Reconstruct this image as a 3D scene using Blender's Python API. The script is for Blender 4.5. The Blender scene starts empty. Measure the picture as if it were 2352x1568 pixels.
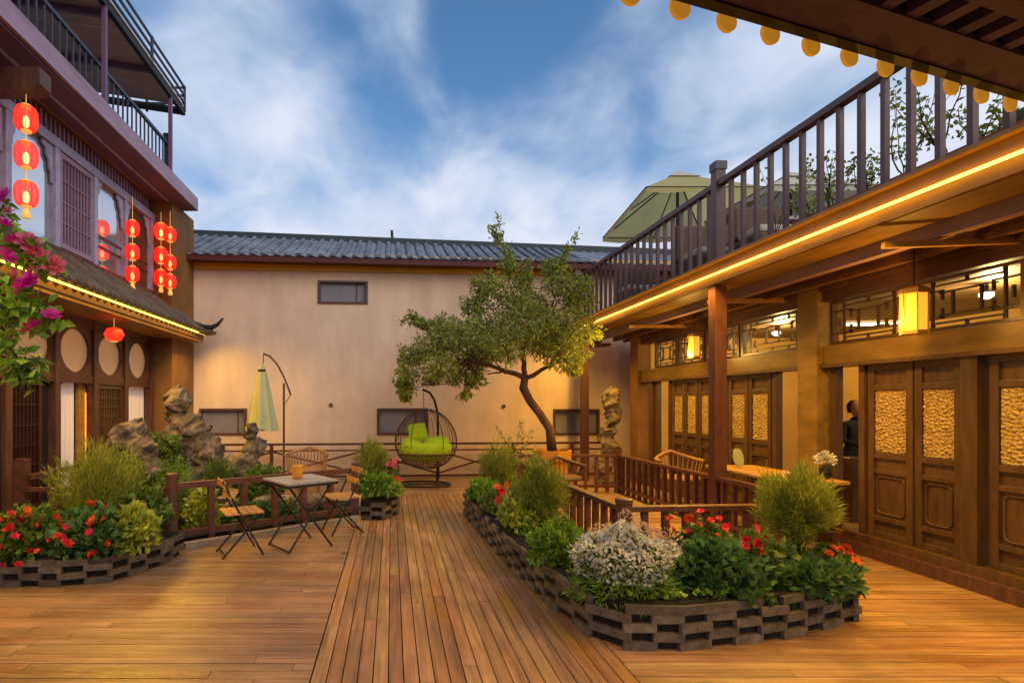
import bpy, math, random
import numpy as np
from mathutils import Vector, Matrix, Euler, noise as mnoise
R = math.radians
rnd = random.Random(7)
nr = np.random.RandomState(11)
S = bpy.context.scene
COL = S.collection

# ------------------------------------------------------------------ camera
cam_d = bpy.data.cameras.new('camera'); cam = bpy.data.objects.new('camera', cam_d); COL.objects.link(cam)
F = 1250.0; CX = 900.0; CY = 925.0; EYE = 1.6
cam.location = (0, 0, EYE); cam.rotation_euler = (R(90), 0, 0)
cam_d.sensor_width = 36; cam_d.lens = F/2352*36
cam_d.shift_x = (1176-CX)/2352; cam_d.shift_y = (CY-784)/2352
cam_d.clip_start = .05; cam_d.clip_end = 3000
S.camera = cam
# ------------------------------------------------------------------ world: dusk sky with clouds
SKY_STRENGTH = .1; SUN_EL, SUN_AZ = R(34), R(142)
w = bpy.data.worlds.new('World'); S.world = w; w.use_nodes = True
nt = w.node_tree; N = nt.nodes; Lk = nt.links; N.clear()
def nd(t, **kw):
    n = N.new(t)
    for k, v in kw.items(): setattr(n, k, v)
    return n
def mathn(op, a, b=None, c=None, clamp=False):
    n = nd('ShaderNodeMath', operation=op); n.use_clamp = clamp
    for i, v in enumerate((a, b, c)):
        if v is None: continue
        if isinstance(v, (int, float)): n.inputs[i].default_value = v
        else: Lk.new(v, n.inputs[i])
    return n.outputs[0]
sky = nd('ShaderNodeTexSky', sky_type='NISHITA'); sky.sun_disc = False
sky.sun_elevation = SUN_EL; sky.sun_rotation = SUN_AZ; sky.air_density = 1.0; sky.dust_density = .5; sky.ozone_density = 2.0
tc = nd('ShaderNodeTexCoord'); sep = nd('ShaderNodeSeparateXYZ'); Lk.new(tc.outputs['Generated'], sep.inputs[0])
zc = mathn('ADD', mathn('MAXIMUM', sep.outputs[2], 0.0), .34)
cmb = nd('ShaderNodeCombineXYZ')
Lk.new(mathn('DIVIDE', sep.outputs[0], zc), cmb.inputs[0]); Lk.new(mathn('DIVIDE', sep.outputs[1], zc), cmb.inputs[1])
mp = nd('ShaderNodeMapping'); mp.inputs['Location'].default_value = (3.1, 1.3, 0); mp.inputs['Rotation'].default_value = (0, 0, R(-20)); mp.inputs['Scale'].default_value = (1.25, 1.05, 1)
Lk.new(cmb.outputs[0], mp.inputs[0])
n1 = nd('ShaderNodeTexNoise'); n1.inputs['Scale'].default_value = 2.1; n1.inputs['Detail'].default_value = 6; n1.inputs['Roughness'].default_value = .52; n1.inputs['Distortion'].default_value = .35
n2 = nd('ShaderNodeTexNoise'); n2.inputs['Scale'].default_value = 4.2; n2.inputs['Detail'].default_value = 5; n2.inputs['Roughness'].default_value = .5; n2.inputs['Distortion'].default_value = .4
Lk.new(mp.outputs[0], n1.inputs['Vector']); Lk.new(mp.outputs[0], n2.inputs['Vector'])
n3 = nd('ShaderNodeTexNoise'); n3.inputs['Scale'].default_value = 1.15; n3.inputs['Detail'].default_value = 4; n3.inputs['Roughness'].default_value = .45; n3.inputs['Distortion'].default_value = .8
mp3 = nd('ShaderNodeMapping'); mp3.inputs['Location'].default_value = (7.3, 2.2, 0); mp3.inputs['Rotation'].default_value = (0, 0, R(25)); mp3.inputs['Scale'].default_value = (1.9, 1.3, 1)
Lk.new(cmb.outputs[0], mp3.inputs[0]); Lk.new(mp3.outputs[0], n3.inputs['Vector'])
# a clear patch of sky high above the courtyard's far end, and cloud gathering low down
def lobe(dx, dy, dz, power):
    v = Vector((dx, dy, dz)).normalized()
    d = nd('ShaderNodeVectorMath', operation='DOT_PRODUCT'); Lk.new(tc.outputs['Generated'], d.inputs[0]); d.inputs[1].default_value = v
    return mathn('POWER', mathn('MAXIMUM', d.outputs['Value'], 0.0), power)
clear1 = lobe(.24, 1, .66, 34); clear2 = lobe(.10, 1, 1.0, 16); clear3 = lobe(.62, 1, .42, 60)
low = mathn('SUBTRACT', 1.0, mathn('MULTIPLY', sep.outputs[2], 1.75), clamp=True)
f = mathn('ADD', mathn('MULTIPLY', n1.outputs[0], 1.6), mathn('MULTIPLY', n2.outputs[0], .55))
f = mathn('SUBTRACT', mathn('ADD', f, mathn('MULTIPLY', low, .78)), .12)
f = mathn('SUBTRACT', f, mathn('MULTIPLY', clear1, .42)); f = mathn('SUBTRACT', f, mathn('MULTIPLY', clear2, .18)); f = mathn('SUBTRACT', f, mathn('MULTIPLY', clear3, .12))
f = mathn('MULTIPLY', mathn('SUBTRACT', f, .44), 1.25, clamp=True)
ramp = nd('ShaderNodeValToRGB'); cr = ramp.color_ramp; cr.interpolation = 'EASE'
cr.elements[0].position = 0; cr.elements[0].color = (0, 0, 0, 1); cr.elements[1].position = 1; cr.elements[1].color = (1, 1, 1, 1)
Lk.new(f, ramp.inputs[0])
tint = nd('ShaderNodeMix', data_type='RGBA', blend_type='MULTIPLY'); tint.inputs[0].default_value = 1
Lk.new(sky.outputs[0], tint.inputs[6]); tint.inputs[7].default_value = (.72, 1.08, 1.25, 1)
cl = nd('ShaderNodeMix', data_type='RGBA'); Lk.new(mathn('MULTIPLY', mathn('SUBTRACT', mathn('ADD', mathn('ADD', mathn('MULTIPLY', n2.outputs[0], .7), mathn('MULTIPLY', n3.outputs[0], .75)), mathn('MULTIPLY', low, .30)), .58), 2.6, clamp=True), cl.inputs[0])
cl.inputs[6].default_value = (2.8, 3.8, 5.7, 1); cl.inputs[7].default_value = (5.7, 6.1, 7.1, 1)
mix = nd('ShaderNodeMix', data_type='RGBA'); Lk.new(ramp.outputs[0], mix.inputs[0]); Lk.new(tint.outputs[2], mix.inputs[6]); Lk.new(cl.outputs[2], mix.inputs[7])
bg = nd('ShaderNodeBackground'); bg.inputs[1].default_value = SKY_STRENGTH; Lk.new(mix.outputs[2], bg.inputs[0])
wo = nd('ShaderNodeOutputWorld'); Lk.new(bg.outputs[0], wo.inputs[0])
# ------------------------------------------------------------------ sun (veiled evening light)
sd = bpy.data.lights.new('sun', 'SUN'); sd.energy = 1.0; sd.angle = R(40); sd.color = (1, .80, .56)
so = bpy.data.objects.new('sun', sd); COL.objects.link(so)
_d = Vector((math.sin(SUN_AZ)*math.cos(SUN_EL), math.cos(SUN_AZ)*math.cos(SUN_EL), math.sin(SUN_EL)))
so.rotation_euler = _d.to_track_quat('Z', 'Y').to_euler()
S.view_settings.view_transform = 'Standard'; S.view_settings.look = 'None'
S.view_settings.exposure = .42; S.view_settings.gamma = 1; S.view_settings.use_curve_mapping = False
S.cycles.max_bounces = 6; S.cycles.diffuse_bounces = 3; S.cycles.glossy_bounces = 3; S.cycles.transparent_max_bounces = 6
S.cycles.sample_clamp_indirect = 4; S.cycles.use_denoising = True
S.cycles.caustics_reflective = False; S.cycles.caustics_refractive = False

WARM = (1.0, .56, .05)
def area(name, loc, sx, sy, power, direction=(0, 0, -1), spread=140, color=WARM, rotz=0):
    d = bpy.data.lights.new(name, 'AREA'); d.shape = 'RECTANGLE'; d.size = sx; d.size_y = sy; d.energy = power; d.color = color; d.spread = R(spread)
    o = bpy.data.objects.new(name, d); COL.objects.link(o); o.location = loc
    if direction == (0, 0, -1): o.rotation_euler = (0, 0, rotz)
    else:
        z = -Vector(direction).normalized(); y = Vector((0, 1, 0)); x = y.cross(z).normalized(); y = z.cross(x)
        o.rotation_euler = Matrix((x, y, z)).transposed().to_euler()
    return o
def point(name, loc, power, color=WARM, r=.05):
    d = bpy.data.lights.new(name, 'POINT'); d.energy = power; d.color = color; d.shadow_soft_size = r
    o = bpy.data.objects.new(name, d); COL.objects.link(o); o.location = loc
    return o

# ------------------------------------------------------------------ helpers
def at(x, y, Y): return Vector(((x-CX)*Y/F, Y, EYE+(CY-y)*Y/F))
WO = {}
def ori(p): return WO.get(p.name, Vector((0, 0, 0))) if p else Vector((0, 0, 0))
def tag(o, label=None, cat=None, group=None, kind=None):
    if label: o['label'] = label
    if cat: o['category'] = cat
    if group: o['group'] = group
    if kind: o['kind'] = kind
    return o
def thing(name, label, cat, loc=(0, 0, 0), group=None):
    o = bpy.data.objects.new(name, None); COL.objects.link(o); o.location = loc; o.empty_display_size = .1
    WO[o.name] = Vector(loc)
    return tag(o, label, cat, group)
def kids(o): return [c for c in bpy.data.objects if c.parent == o]
def copy_tree(o, parent=None, ch=None):
    if ch is None:
        ch = {}
        for c in bpy.data.objects:
            if c.parent: ch.setdefault(c.parent.name, []).append(c)
    c = o.copy(); COL.objects.link(c); WO[c.name] = Vector((0, 0, 0))
    if parent: c.parent = parent
    for k in ch.get(o.name, []): copy_tree(k, c, ch)
    return c
def link(name, me, parent, loc=None):
    o = bpy.data.objects.new(name, me); COL.objects.link(o)
    if parent: o.parent = parent; WO[o.name] = ori(parent).copy()
    if loc is not None: o.location = loc
    return o
CUBE = {}
def cube(mat):
    if mat.name not in CUBE:
        me = bpy.data.meshes.new('block_'+mat.name)
        v = [(x*.5, y*.5, z*.5) for x in (-1, 1) for y in (-1, 1) for z in (-1, 1)]
        me.from_pydata(v, [], [(0, 1, 3, 2), (4, 6, 7, 5), (0, 4, 5, 1), (2, 3, 7, 6), (0, 2, 6, 4), (1, 5, 7, 3)])
        me.materials.append(mat); CUBE[mat.name] = me
    return CUBE[mat.name]
def piece(name, mat, parent, c, s, rot=(0, 0, 0)):
    o = link(name, cube(mat), parent); o.location = Vector(c)-ori(parent); o.scale = s; o.rotation_euler = rot
    if not parent: WO[o.name] = Vector(c)
    return o
def pbar(name, mat, parent, p, q, wd, ht):
    """a shared block stretched between two points"""
    p = Vector(p); q = Vector(q); d = q-p; x = d.normalized()
    up = Vector((0, 0, 1)) if abs(x.z) < .95 else Vector((0, 1, 0))
    y = up.cross(x).normalized(); z = x.cross(y)
    o = link(name, cube(mat), parent); o.location = (p+q)/2-ori(parent); o.scale = (d.length, wd, ht)
    o.rotation_euler = Matrix((x, y, z)).transposed().to_euler()
    return o
class MB:
    def __init__(s): s.v = []; s.f = []
    def box(s, a, b):
        n = len(s.v); x0, y0, z0 = a; x1, y1, z1 = b
        s.v += [(x, y, z) for x in (x0, x1) for y in (y0, y1) for z in (z0, z1)]
        s.f += [tuple(n+i for i in t) for t in ((0, 1, 3, 2), (4, 6, 7, 5), (0, 4, 5, 1), (2, 3, 7, 6), (0, 2, 6, 4), (1, 5, 7, 3))]
        return s
    def bar(s, p, q, wd, ht):
        p = Vector(p); q = Vector(q); x = (q-p).normalized()
        up = Vector((0, 0, 1)) if abs(x.z) < .95 else Vector((0, 1, 0))
        y = up.cross(x).normalized()*wd/2; z = x.cross(y.normalized())*ht/2; n = len(s.v)
        for c in (p, q):
            for a, b in ((-1, -1), (-1, 1), (1, 1), (1, -1)): s.v.append(tuple(c+y*a+z*b))
        s.f += [(n, n+1, n+2, n+3), (n+7, n+6, n+5, n+4)] + [(n+i, n+4+i, n+4+(i+1) % 4, n+(i+1) % 4) for i in range(4)]
        return s
    def tube(s, pts, r, k=6, closed=False):
        pts = [Vector(p) for p in pts]; m = len(pts); n = len(s.v)
        rr = r if isinstance(r, (list, tuple)) else [r]*m
        last = None
        for i, p in enumerate(pts):
            a = pts[(i-1) % m] if (closed or i) else p; b = pts[(i+1) % m] if (closed or i < m-1) else p
            t = (b-a).normalized() if (b-a).length > 1e-9 else Vector((0, 0, 1))
            u = (last-t*last.dot(t)) if last is not None else (Vector((0, 0, 1)).cross(t) if abs(t.z) < .9 else Vector((1, 0, 0)).cross(t))
            u = u.normalized() if u.length > 1e-6 else Vector((1, 0, 0)); last = u; w_ = t.cross(u)
            for j in range(k):
                a_ = 2*math.pi*j/k; s.v.append(tuple(p+(u*math.cos(a_)+w_*math.sin(a_))*rr[i]))
        for i in range(m if closed else m-1):
            for j in range(k):
                a0 = n+i*k; b0 = n+((i+1) % m)*k
                s.f.append((a0+j, a0+(j+1) % k, b0+(j+1) % k, b0+j))
        if not closed: s.f += [tuple(n+j for j in reversed(range(k))), tuple(n+(m-1)*k+j for j in range(k))]
        return s
    def lathe(s, prof, c=(0, 0, 0), k=16, sy=1.0):
        n = len(s.v); c = Vector(c)
        for r, z in prof:
            for j in range(k):
                a = 2*math.pi*j/k; s.v.append((c.x+r*math.cos(a), c.y+r*math.sin(a)*sy, c.z+z))
        for i in range(len(prof)-1):
            for j in range(k):
                s.f.append((n+i*k+j, n+i*k+(j+1) % k, n+(i+1)*k+(j+1) % k, n+(i+1)*k+j))
        s.f += [tuple(n+j for j in reversed(range(k))), tuple(n+(len(prof)-1)*k+j for j in range(k))]
        return s
    def prism(s, poly, a, b, plane='XZ'):
        """poly in a plane, extruded from a to b on the third axis"""
        n = len(s.v); m = len(poly)
        for t in (a, b):
            for (p, q) in poly:
                s.v.append((p, t, q) if plane == 'XZ' else ((t, p, q) if plane == 'YZ' else (p, q, t)))
        s.f += [tuple(n+i for i in range(m)), tuple(n+m+i for i in reversed(range(m)))]
        s.f += [(n+i, n+m+i, n+m+(i+1) % m, n+(i+1) % m) for i in range(m)]
        return s
    def build(s, name, mat, parent=None, smooth=False, bevel=0):
        me = bpy.data.meshes.new(name)
        if parent: o0 = ori(parent)
        else:
            V = np.array(s.v); o0 = Vector((float(V[:, 0].mean()), float(V[:, 1].mean()), float(V[:, 2].min())))
        me.from_pydata([(v[0]-o0.x, v[1]-o0.y, v[2]-o0.z) for v in s.v], [], s.f)
        me.materials.append(mat)
        if smooth:
            for p in me.polygons: p.use_smooth = True
        me.update()
        import bmesh
        bm = bmesh.new(); bm.from_mesh(me); bmesh.ops.recalc_face_normals(bm, faces=bm.faces[:]); bm.to_mesh(me); bm.free()
        o = link(name, me, parent)
        if not parent: o.location = o0; WO[o.name] = o0
        if bevel:
            m = o.modifiers.new('bevel', 'BEVEL'); m.width = bevel; m.segments = 2
        return o

# ------------------------------------------------------------------ materials
def newmat(name):
    m = bpy.data.materials.new(name); m.use_nodes = True; t = m.node_tree
    return m, t, t.nodes['Principled BSDF']
def M(name, col, rough=.6, var=.2, scale=6, stretch=(1, 1, 1), bump=.15, bscale=None, metal=0, rand=0, isl=False, spec=.4, emis=None, es=0, trans=0, col2=None, hue=0, dirt=0, stain=None):
    m, t, b = newmat(name); n = t.nodes; L = t.links
    g = n.new('ShaderNodeNewGeometry'); mp_ = n.new('ShaderNodeMapping'); mp_.inputs['Scale'].default_value = stretch
    if rand and not isl:
        oi = n.new('ShaderNodeObjectInfo'); rv = oi.outputs['Random']
        ad = n.new('ShaderNodeVectorMath'); ad.operation = 'MULTIPLY_ADD'; ad.inputs[1].default_value = (0, 0, 0)
        cx = n.new('ShaderNodeVectorMath'); cx.operation = 'SCALE'; cx.inputs[0].default_value = (37, 53, 71); L.new(rv, cx.inputs['Scale'])
        av = n.new('ShaderNodeVectorMath'); av.operation = 'ADD'; L.new(g.outputs['Position'], av.inputs[0]); L.new(cx.outputs[0], av.inputs[1])
        L.new(av.outputs[0], mp_.inputs[0]); n.remove(ad)
    else:
        L.new(g.outputs['Position'], mp_.inputs[0]); rv = g.outputs['Random Per Island']
    nz = n.new('ShaderNodeTexNoise'); nz.inputs['Scale'].default_value = scale; nz.inputs['Detail'].default_value = 5; nz.inputs['Roughness'].default_value = .6
    L.new(mp_.outputs[0], nz.inputs['Vector'])
    rp = n.new('ShaderNodeValToRGB'); rp.color_ramp.elements[0].position = .3; rp.color_ramp.elements[1].position = .7
    c2 = col2 or tuple(min(1, c*(1+var)) for c in col); c1 = tuple(c*(1-var) for c in col)
    rp.color_ramp.elements[0].color = (*c1, 1); rp.color_ramp.elements[1].color = (*c2, 1)
    L.new(nz.outputs[0], rp.inputs[0]); out = rp.outputs[0]
    if dirt:
        n3 = n.new('ShaderNodeTexNoise'); n3.inputs['Scale'].default_value = .9; n3.inputs['Detail'].default_value = 6; n3.inputs['Roughness'].default_value = .65
        L.new(g.outputs['Position'], n3.inputs['Vector'])
        mr = n.new('ShaderNodeMapRange'); mr.inputs[1].default_value = .38; mr.inputs[2].default_value = .62; mr.inputs[3].default_value = 1-dirt; mr.inputs[4].default_value = 1
        L.new(n3.outputs[0], mr.inputs[0])
        mm = n.new('ShaderNodeVectorMath'); mm.operation = 'SCALE'; L.new(out, mm.inputs[0]); L.new(mr.outputs[0], mm.inputs['Scale']); out = mm.outputs[0]
    if stain:
        n4 = n.new('ShaderNodeTexNoise'); n4.inputs['Scale'].default_value = stain[4]; n4.inputs['Detail'].default_value = 5; n4.inputs['Roughness'].default_value = .6
        m5 = n.new('ShaderNodeMapping'); m5.inputs['Scale'].default_value = stain[3]; L.new(g.outputs['Position'], m5.inputs[0]); L.new(m5.outputs[0], n4.inputs['Vector'])
        r5 = n.new('ShaderNodeMapRange'); r5.inputs[1].default_value = .52; r5.inputs[2].default_value = .68; r5.inputs[3].default_value = 0; r5.inputs[4].default_value = .85; L.new(n4.outputs[0], r5.inputs[0])
        x5 = n.new('ShaderNodeMix'); x5.data_type = 'RGBA'; L.new(r5.outputs[0], x5.inputs[0]); L.new(out, x5.inputs[6]); x5.inputs[7].default_value = (*stain[:3], 1); out = x5.outputs[2]
        r6 = n.new('ShaderNodeMapRange'); r6.inputs[1].default_value = .3; r6.inputs[2].default_value = .7; r6.inputs[3].default_value = rough*1.5; r6.inputs[4].default_value = rough*.6; L.new(n4.outputs[0], r6.inputs[0]); L.new(r6.outputs[0], b.inputs['Roughness'])
    if rand:
        hs = n.new('ShaderNodeHueSaturation'); mr = n.new('ShaderNodeMapRange')
        mr.inputs[3].default_value = 1-rand; mr.inputs[4].default_value = 1+rand
        L.new(rv, mr.inputs[0]); L.new(mr.outputs[0], hs.inputs['Value']); L.new(out, hs.inputs['Color'])
        if hue:
            m2 = n.new('ShaderNodeMath'); m2.operation = 'MULTIPLY'; m2.inputs[1].default_value = 7.31; L.new(rv, m2.inputs[0])
            m3 = n.new('ShaderNodeMath'); m3.operation = 'FRACT'; L.new(m2.outputs[0], m3.inputs[0])
            m4 = n.new('ShaderNodeMapRange'); m4.inputs[3].default_value = .5-hue; m4.inputs[4].default_value = .5+hue
            L.new(m3.outputs[0], m4.inputs[0]); L.new(m4.outputs[0], hs.inputs['Hue'])
        out = hs.outputs[0]
    L.new(out, b.inputs['Base Color'])
    b.inputs['Roughness'].default_value = rough; b.inputs['Metallic'].default_value = metal; b.inputs['Specular IOR Level'].default_value = spec
    if bump:
        bp = n.new('ShaderNodeBump'); bp.inputs['Strength'].default_value = bump; bp.inputs['Distance'].default_value = .02
        if bscale:
            nb = n.new('ShaderNodeTexNoise'); nb.inputs['Scale'].default_value = bscale; nb.inputs['Detail'].default_value = 4; L.new(mp_.outputs[0], nb.inputs['Vector']); L.new(nb.outputs[0], bp.inputs['Height'])
        else: L.new(nz.outputs[0], bp.inputs['Height'])
        L.new(bp.outputs[0], b.inputs['Normal'])
    if emis: b.inputs['Emission Color'].default_value = (*emis, 1); b.inputs['Emission Strength'].default_value = es
    if trans:
        tr = n.new('ShaderNodeBsdfTranslucent'); ms = n.new('ShaderNodeMixShader'); ms.inputs[0].default_value = trans
        L.new(out, tr.inputs[0]); o_ = n['Material Output']; L.new(b.outputs[0], ms.inputs[1]); L.new(tr.outputs[0], ms.inputs[2]); L.new(ms.outputs[0], o_.inputs[0])
    return m
def E(name, col, st):
    m, t, b = newmat(name); b.inputs['Base Color'].default_value = (*col, 1); b.inputs['Emission Color'].default_value = (*col, 1); b.inputs['Emission Strength'].default_value = st
    return m
PLANK = (.41, .22, .10)
m_plank_y = M('deck_wood_long', PLANK, .38, .42, 2.2, (14, .8, 3), .25, rand=.22, hue=.01, spec=.5, dirt=.35, stain=(.42, .20, .03, (2.6, .5, 1), 1.5))
m_plank_x = M('deck_wood_cross', (.42, .235, .12), .34, .34, 2.2, (.8, 14, 3), .25, rand=.17, hue=.01, spec=.5, dirt=.4, stain=(.27, .13, .045, (.45, 2.8, 1), 1.5))
m_joint = M('deck_joint', (.03, .017, .01), .9, .2)
m_wood = M('dark_stained_wood', (.12, .05, .03), .45, .35, 3, (6, 6, 1.2), .15, rand=.12, dirt=.25)
m_woodh = M('dark_stained_beam', (.10, .038, .022), .45, .35, 3, (6, 1.0, 6), .15, rand=.12, dirt=.25)
m_redwood = M('red_brown_painted_wood', (.10, .034, .026), .42, .3, 3, (5, 5, 1.5), .12, rand=.12, dirt=.2)
m_railwood = M('red_brown_rail_wood', (.12, .045, .032), .4, .3, 3, (2, 2, 5), .12, rand=.12)
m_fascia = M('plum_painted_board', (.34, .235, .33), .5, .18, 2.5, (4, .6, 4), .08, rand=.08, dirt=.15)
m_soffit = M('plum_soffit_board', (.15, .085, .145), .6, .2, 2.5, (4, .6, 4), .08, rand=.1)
m_frame = M('weathered_lilac_frame', (.38, .36, .52), .45, .25, 4, (4, 4, 1.5), .1, rand=.1)
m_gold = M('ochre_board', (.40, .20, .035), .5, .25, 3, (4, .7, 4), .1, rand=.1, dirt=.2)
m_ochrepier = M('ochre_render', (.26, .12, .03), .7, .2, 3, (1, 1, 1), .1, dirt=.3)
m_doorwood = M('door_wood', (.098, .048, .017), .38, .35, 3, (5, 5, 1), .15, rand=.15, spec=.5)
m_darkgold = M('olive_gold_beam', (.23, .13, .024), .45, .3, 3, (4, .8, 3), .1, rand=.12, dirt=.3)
m_carved = M('carved_gilt_panel', (.34, .19, .05), .45, .5, 38, (1, 1, 1), .5, bscale=60, col2=(.66, .44, .14), metal=.1)
m_plaster = M('pink_plaster', (.80, .59, .43), .85, .09, 2.2, (1.4, 1.4, .28), .12, bscale=40, dirt=.14)
m_band = M('ochre_painted_glow', (.78, .44, .06), .85, .08, 2)  # warm glow at the wall top, put into an ochre colour
m_tile = M('grey_roof_tile', (.20, .215, .25), .5, .3, 7, rand=.25, dirt=.3)
m_tilew = M('warm_grey_roof_tile', (.12, .085, .055), .6, .3, 8, rand=.25)
m_slab = M('grey_brick', (.11, .088, .072), .8, .45, 14, rand=.4, hue=.02, bump=.4, bscale=40)
m_soil = M('dark_soil', (.012, .008, .006), .95, .4, 20, bump=.6)
m_stone = M('kerb_stone', (.27, .22, .17), .8, .25, 12, rand=.15, bump=.3)
m_rock = M('scholar_rock', (.13, .095, .07), .9, .6, 7, bump=1.0, bscale=22, col2=(.33, .235, .16), dirt=.35)
m_iron = M('black_iron', (.015, .013, .014), .55, .2, bump=0)
m_steel = M('dark_blue_steel', (.04, .045, .07), .4, .2, bump=0)
m_glass = M('window_glass', (.62, .68, .74), .08, .05, 1.2, bump=.04, metal=.8)
m_mesh = M('dusty_window_screen', (.24, .22, .26), .3, .15, 3, bump=.05)
m_paper = M('window_paper', (.48, .31, .19), .8, .12, 2, emis=(.75, .38, .15), es=.2)
m_curtain = M('white_curtain', (.72, .62, .58), .8, .06, 3, (8, 8, 1), .3, emis=(.8, .5, .42), es=.12)
m_inside = M('dim_interior', (.10, .045, .02), .8, .3, 2)
m_insidew = M('interior_ochre_wall', (.85, .55, .17), .8, .1, 2)
m_canopy = M('olive_sheet_roof', (.52, .45, .36), .6, .2, 3, (1, 5, 1))
m_led = E('led_strip_light', (1.0, .56, .06), 5.0)
m_ledhot = E('led_strip_core', (1.0, .66, .2), 9.0)
m_red = M('red_lantern_silk', (.8, .02, .01), .5, .15, 30, bump=.1, emis=(1, .015, .006), es=.8)
m_redglow = M('lit_red_silk', (.8, .03, .01), .5, .15, 30, bump=.1, emis=(1, .03, .01), es=1.05)
m_goldtrim = M('gold_trim', (.8, .5, .08), .4, .1, bump=0, emis=(1, .6, .15), es=.35)
m_lamp = E('warm_lamp_glass', (1.0, .36, .025), .95)
m_bulb = E('warm_bulb', (1.0, .75, .4), 8)
m_tube = E('white_tube_light', (1.0, .86, .5), 3.0)
m_orangepot = M('orange_glazed_pot', (.62, .26, .03), .35, .15, 5, rand=.05)
m_lime = M('lime_cushion', (.42, .62, .02), .85, .12, 12, bump=.3)
m_wicker = M('brown_wicker', (.10, .05, .03), .6, .3, 20)
m_wickerl = M('tan_wicker', (.34, .17, .06), .6, .3, 20)
m_seat = M('golden_wood_slats', (.52, .27, .07), .45, .25, 6, rand=.15)
m_tabletop = M('pale_table_top', (.36, .34, .33), .35, .1, 6)
m_cloth = M('olive_canvas', (.70, .64, .30), .8, .08, 3, trans=.5)
m_cream = M('cream_canvas', (.62, .58, .48), .8, .08, 3, trans=.2)
m_sage = M('sage_canvas', (.50, .55, .33), .8, .1, 3, trans=.2)
m_yellowc = M('yellow_canvas', (.68, .58, .20), .8, .1, 3, trans=.2)
m_bark = M('brown_bark', (.11, .055, .03), .85, .4, 10, (1, 1, .3), .5)
m_twig = M('dark_twig', (.05, .035, .03), .8, .2, bump=0)
def leafm(name, c, c2, rand=.4, tr=.3, hue=.02): return M(name, c, .5, .35, 7, bump=0, rand=rand, isl=True, hue=hue, trans=tr, col2=c2, spec=.3)
l_tree = leafm('tree_leaf', (.22, .29, .04), (.42, .47, .07))
l_koch = leafm('feathery_leaf', (.21, .28, .035), (.40, .43, .06))
l_mid = leafm('bush_leaf', (.10, .18, .03), (.19, .28, .055))
l_dark = leafm('dark_round_leaf', (.06, .15, .045), (.13, .25, .07))
l_lime = leafm('yellow_green_leaf', (.30, .40, .04), (.50, .54, .07))
l_bright = leafm('bright_green_leaf', (.14, .30, .03), (.28, .46, .05))
p_white = leafm('white_petal', (.80, .78, .66), (.88, .87, .80), .08, .2, 0)
p_pinkw = leafm('blush_petal', (.62, .40, .33), (.75, .55, .45), .15, .2, 0)
f_red = M('red_petal', (.62, .02, .015), .5, .3, 10, rand=.25, hue=.02, trans=.2, bump=0)
f_orange = M('orange_red_petal', (.68, .09, .02), .5, .3, 10, rand=.25, hue=.02, trans=.2, bump=0)
f_mag = M('magenta_petal', (.55, .02, .28), .5, .3, 10, rand=.25, hue=.03, trans=.3, bump=0)
f_pink = M('pink_petal', (.75, .14, .22), .5, .3, 10, rand=.2, hue=.02, trans=.3, bump=0)

# ------------------------------------------------------------------ ground and deck
g = MB().box((-400, -400, -.3), (400, 600, -.06)).build('ground', M('bare_earth', (.10, .075, .05), .9, .3, 2)); tag(g, kind='structure')
def deck(name, x0, x1, y0, y1, along, mat, wd, lo, hi):
    base = MB().box((x0, y0, -.055), (x1, y1, -.03)).build(name, m_joint); tag(base, kind='structure')
    if along == 'Y':
        n_ = max(1, round((x1-x0)/wd)); wd = (x1-x0)/n_
        for i in range(n_):
            y = y0-rnd.uniform(0, .5)
            while y < y1:
                l = rnd.uniform(lo, hi); a = max(y, y0); b = min(y+l, y1)
                if b-a > .1: piece('plank', mat, base, (x0+(i+.5)*wd, (a+b)/2, -.015+rnd.uniform(-.002, .002)), (wd-.007, b-a-.005, .028), (0, rnd.uniform(-.006, .006), 0))
                y += l
    else:
        n_ = max(1, round((y1-y0)/wd)); wd = (y1-y0)/n_
        for i in range(n_):
            x = x0-rnd.uniform(0, lo)
            while x < x1:
                l = rnd.uniform(lo, hi); a = max(x, x0); b = min(x+l, x1)
                if b-a > .1: piece('plank', mat, base, ((a+b)/2, y0+(i+.5)*wd, -.015+rnd.uniform(-.002, .002)), (b-a-.004, wd-.0045, .028), (rnd.uniform(-.006, .006), 0, 0))
                x += l
    return base
deck('path_floor', -.47, 1.42, -.6, 9.6, 'Y', m_plank_y, .092, 1.8, 3.4)
deck('deck_floor', -4.6, -.475, 1.2, 8.0, 'X', m_plank_x, .09, 1.6, 3.2)
deck('porch_floor', 1.425, 5.0, 1.2, 9.6, 'X', m_plank_x, .09, 2.0, 3.4)
deck('rear_floor', -4.6, 7.5, 9.605, 12.6, 'X', m_plank_x, .14, 2.4, 4.0)
tag(MB().box((-4.6, 8.0, -.05), (-.475, 9.6, -.012)).build('gravel_floor', m_stone), kind='structure')

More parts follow.
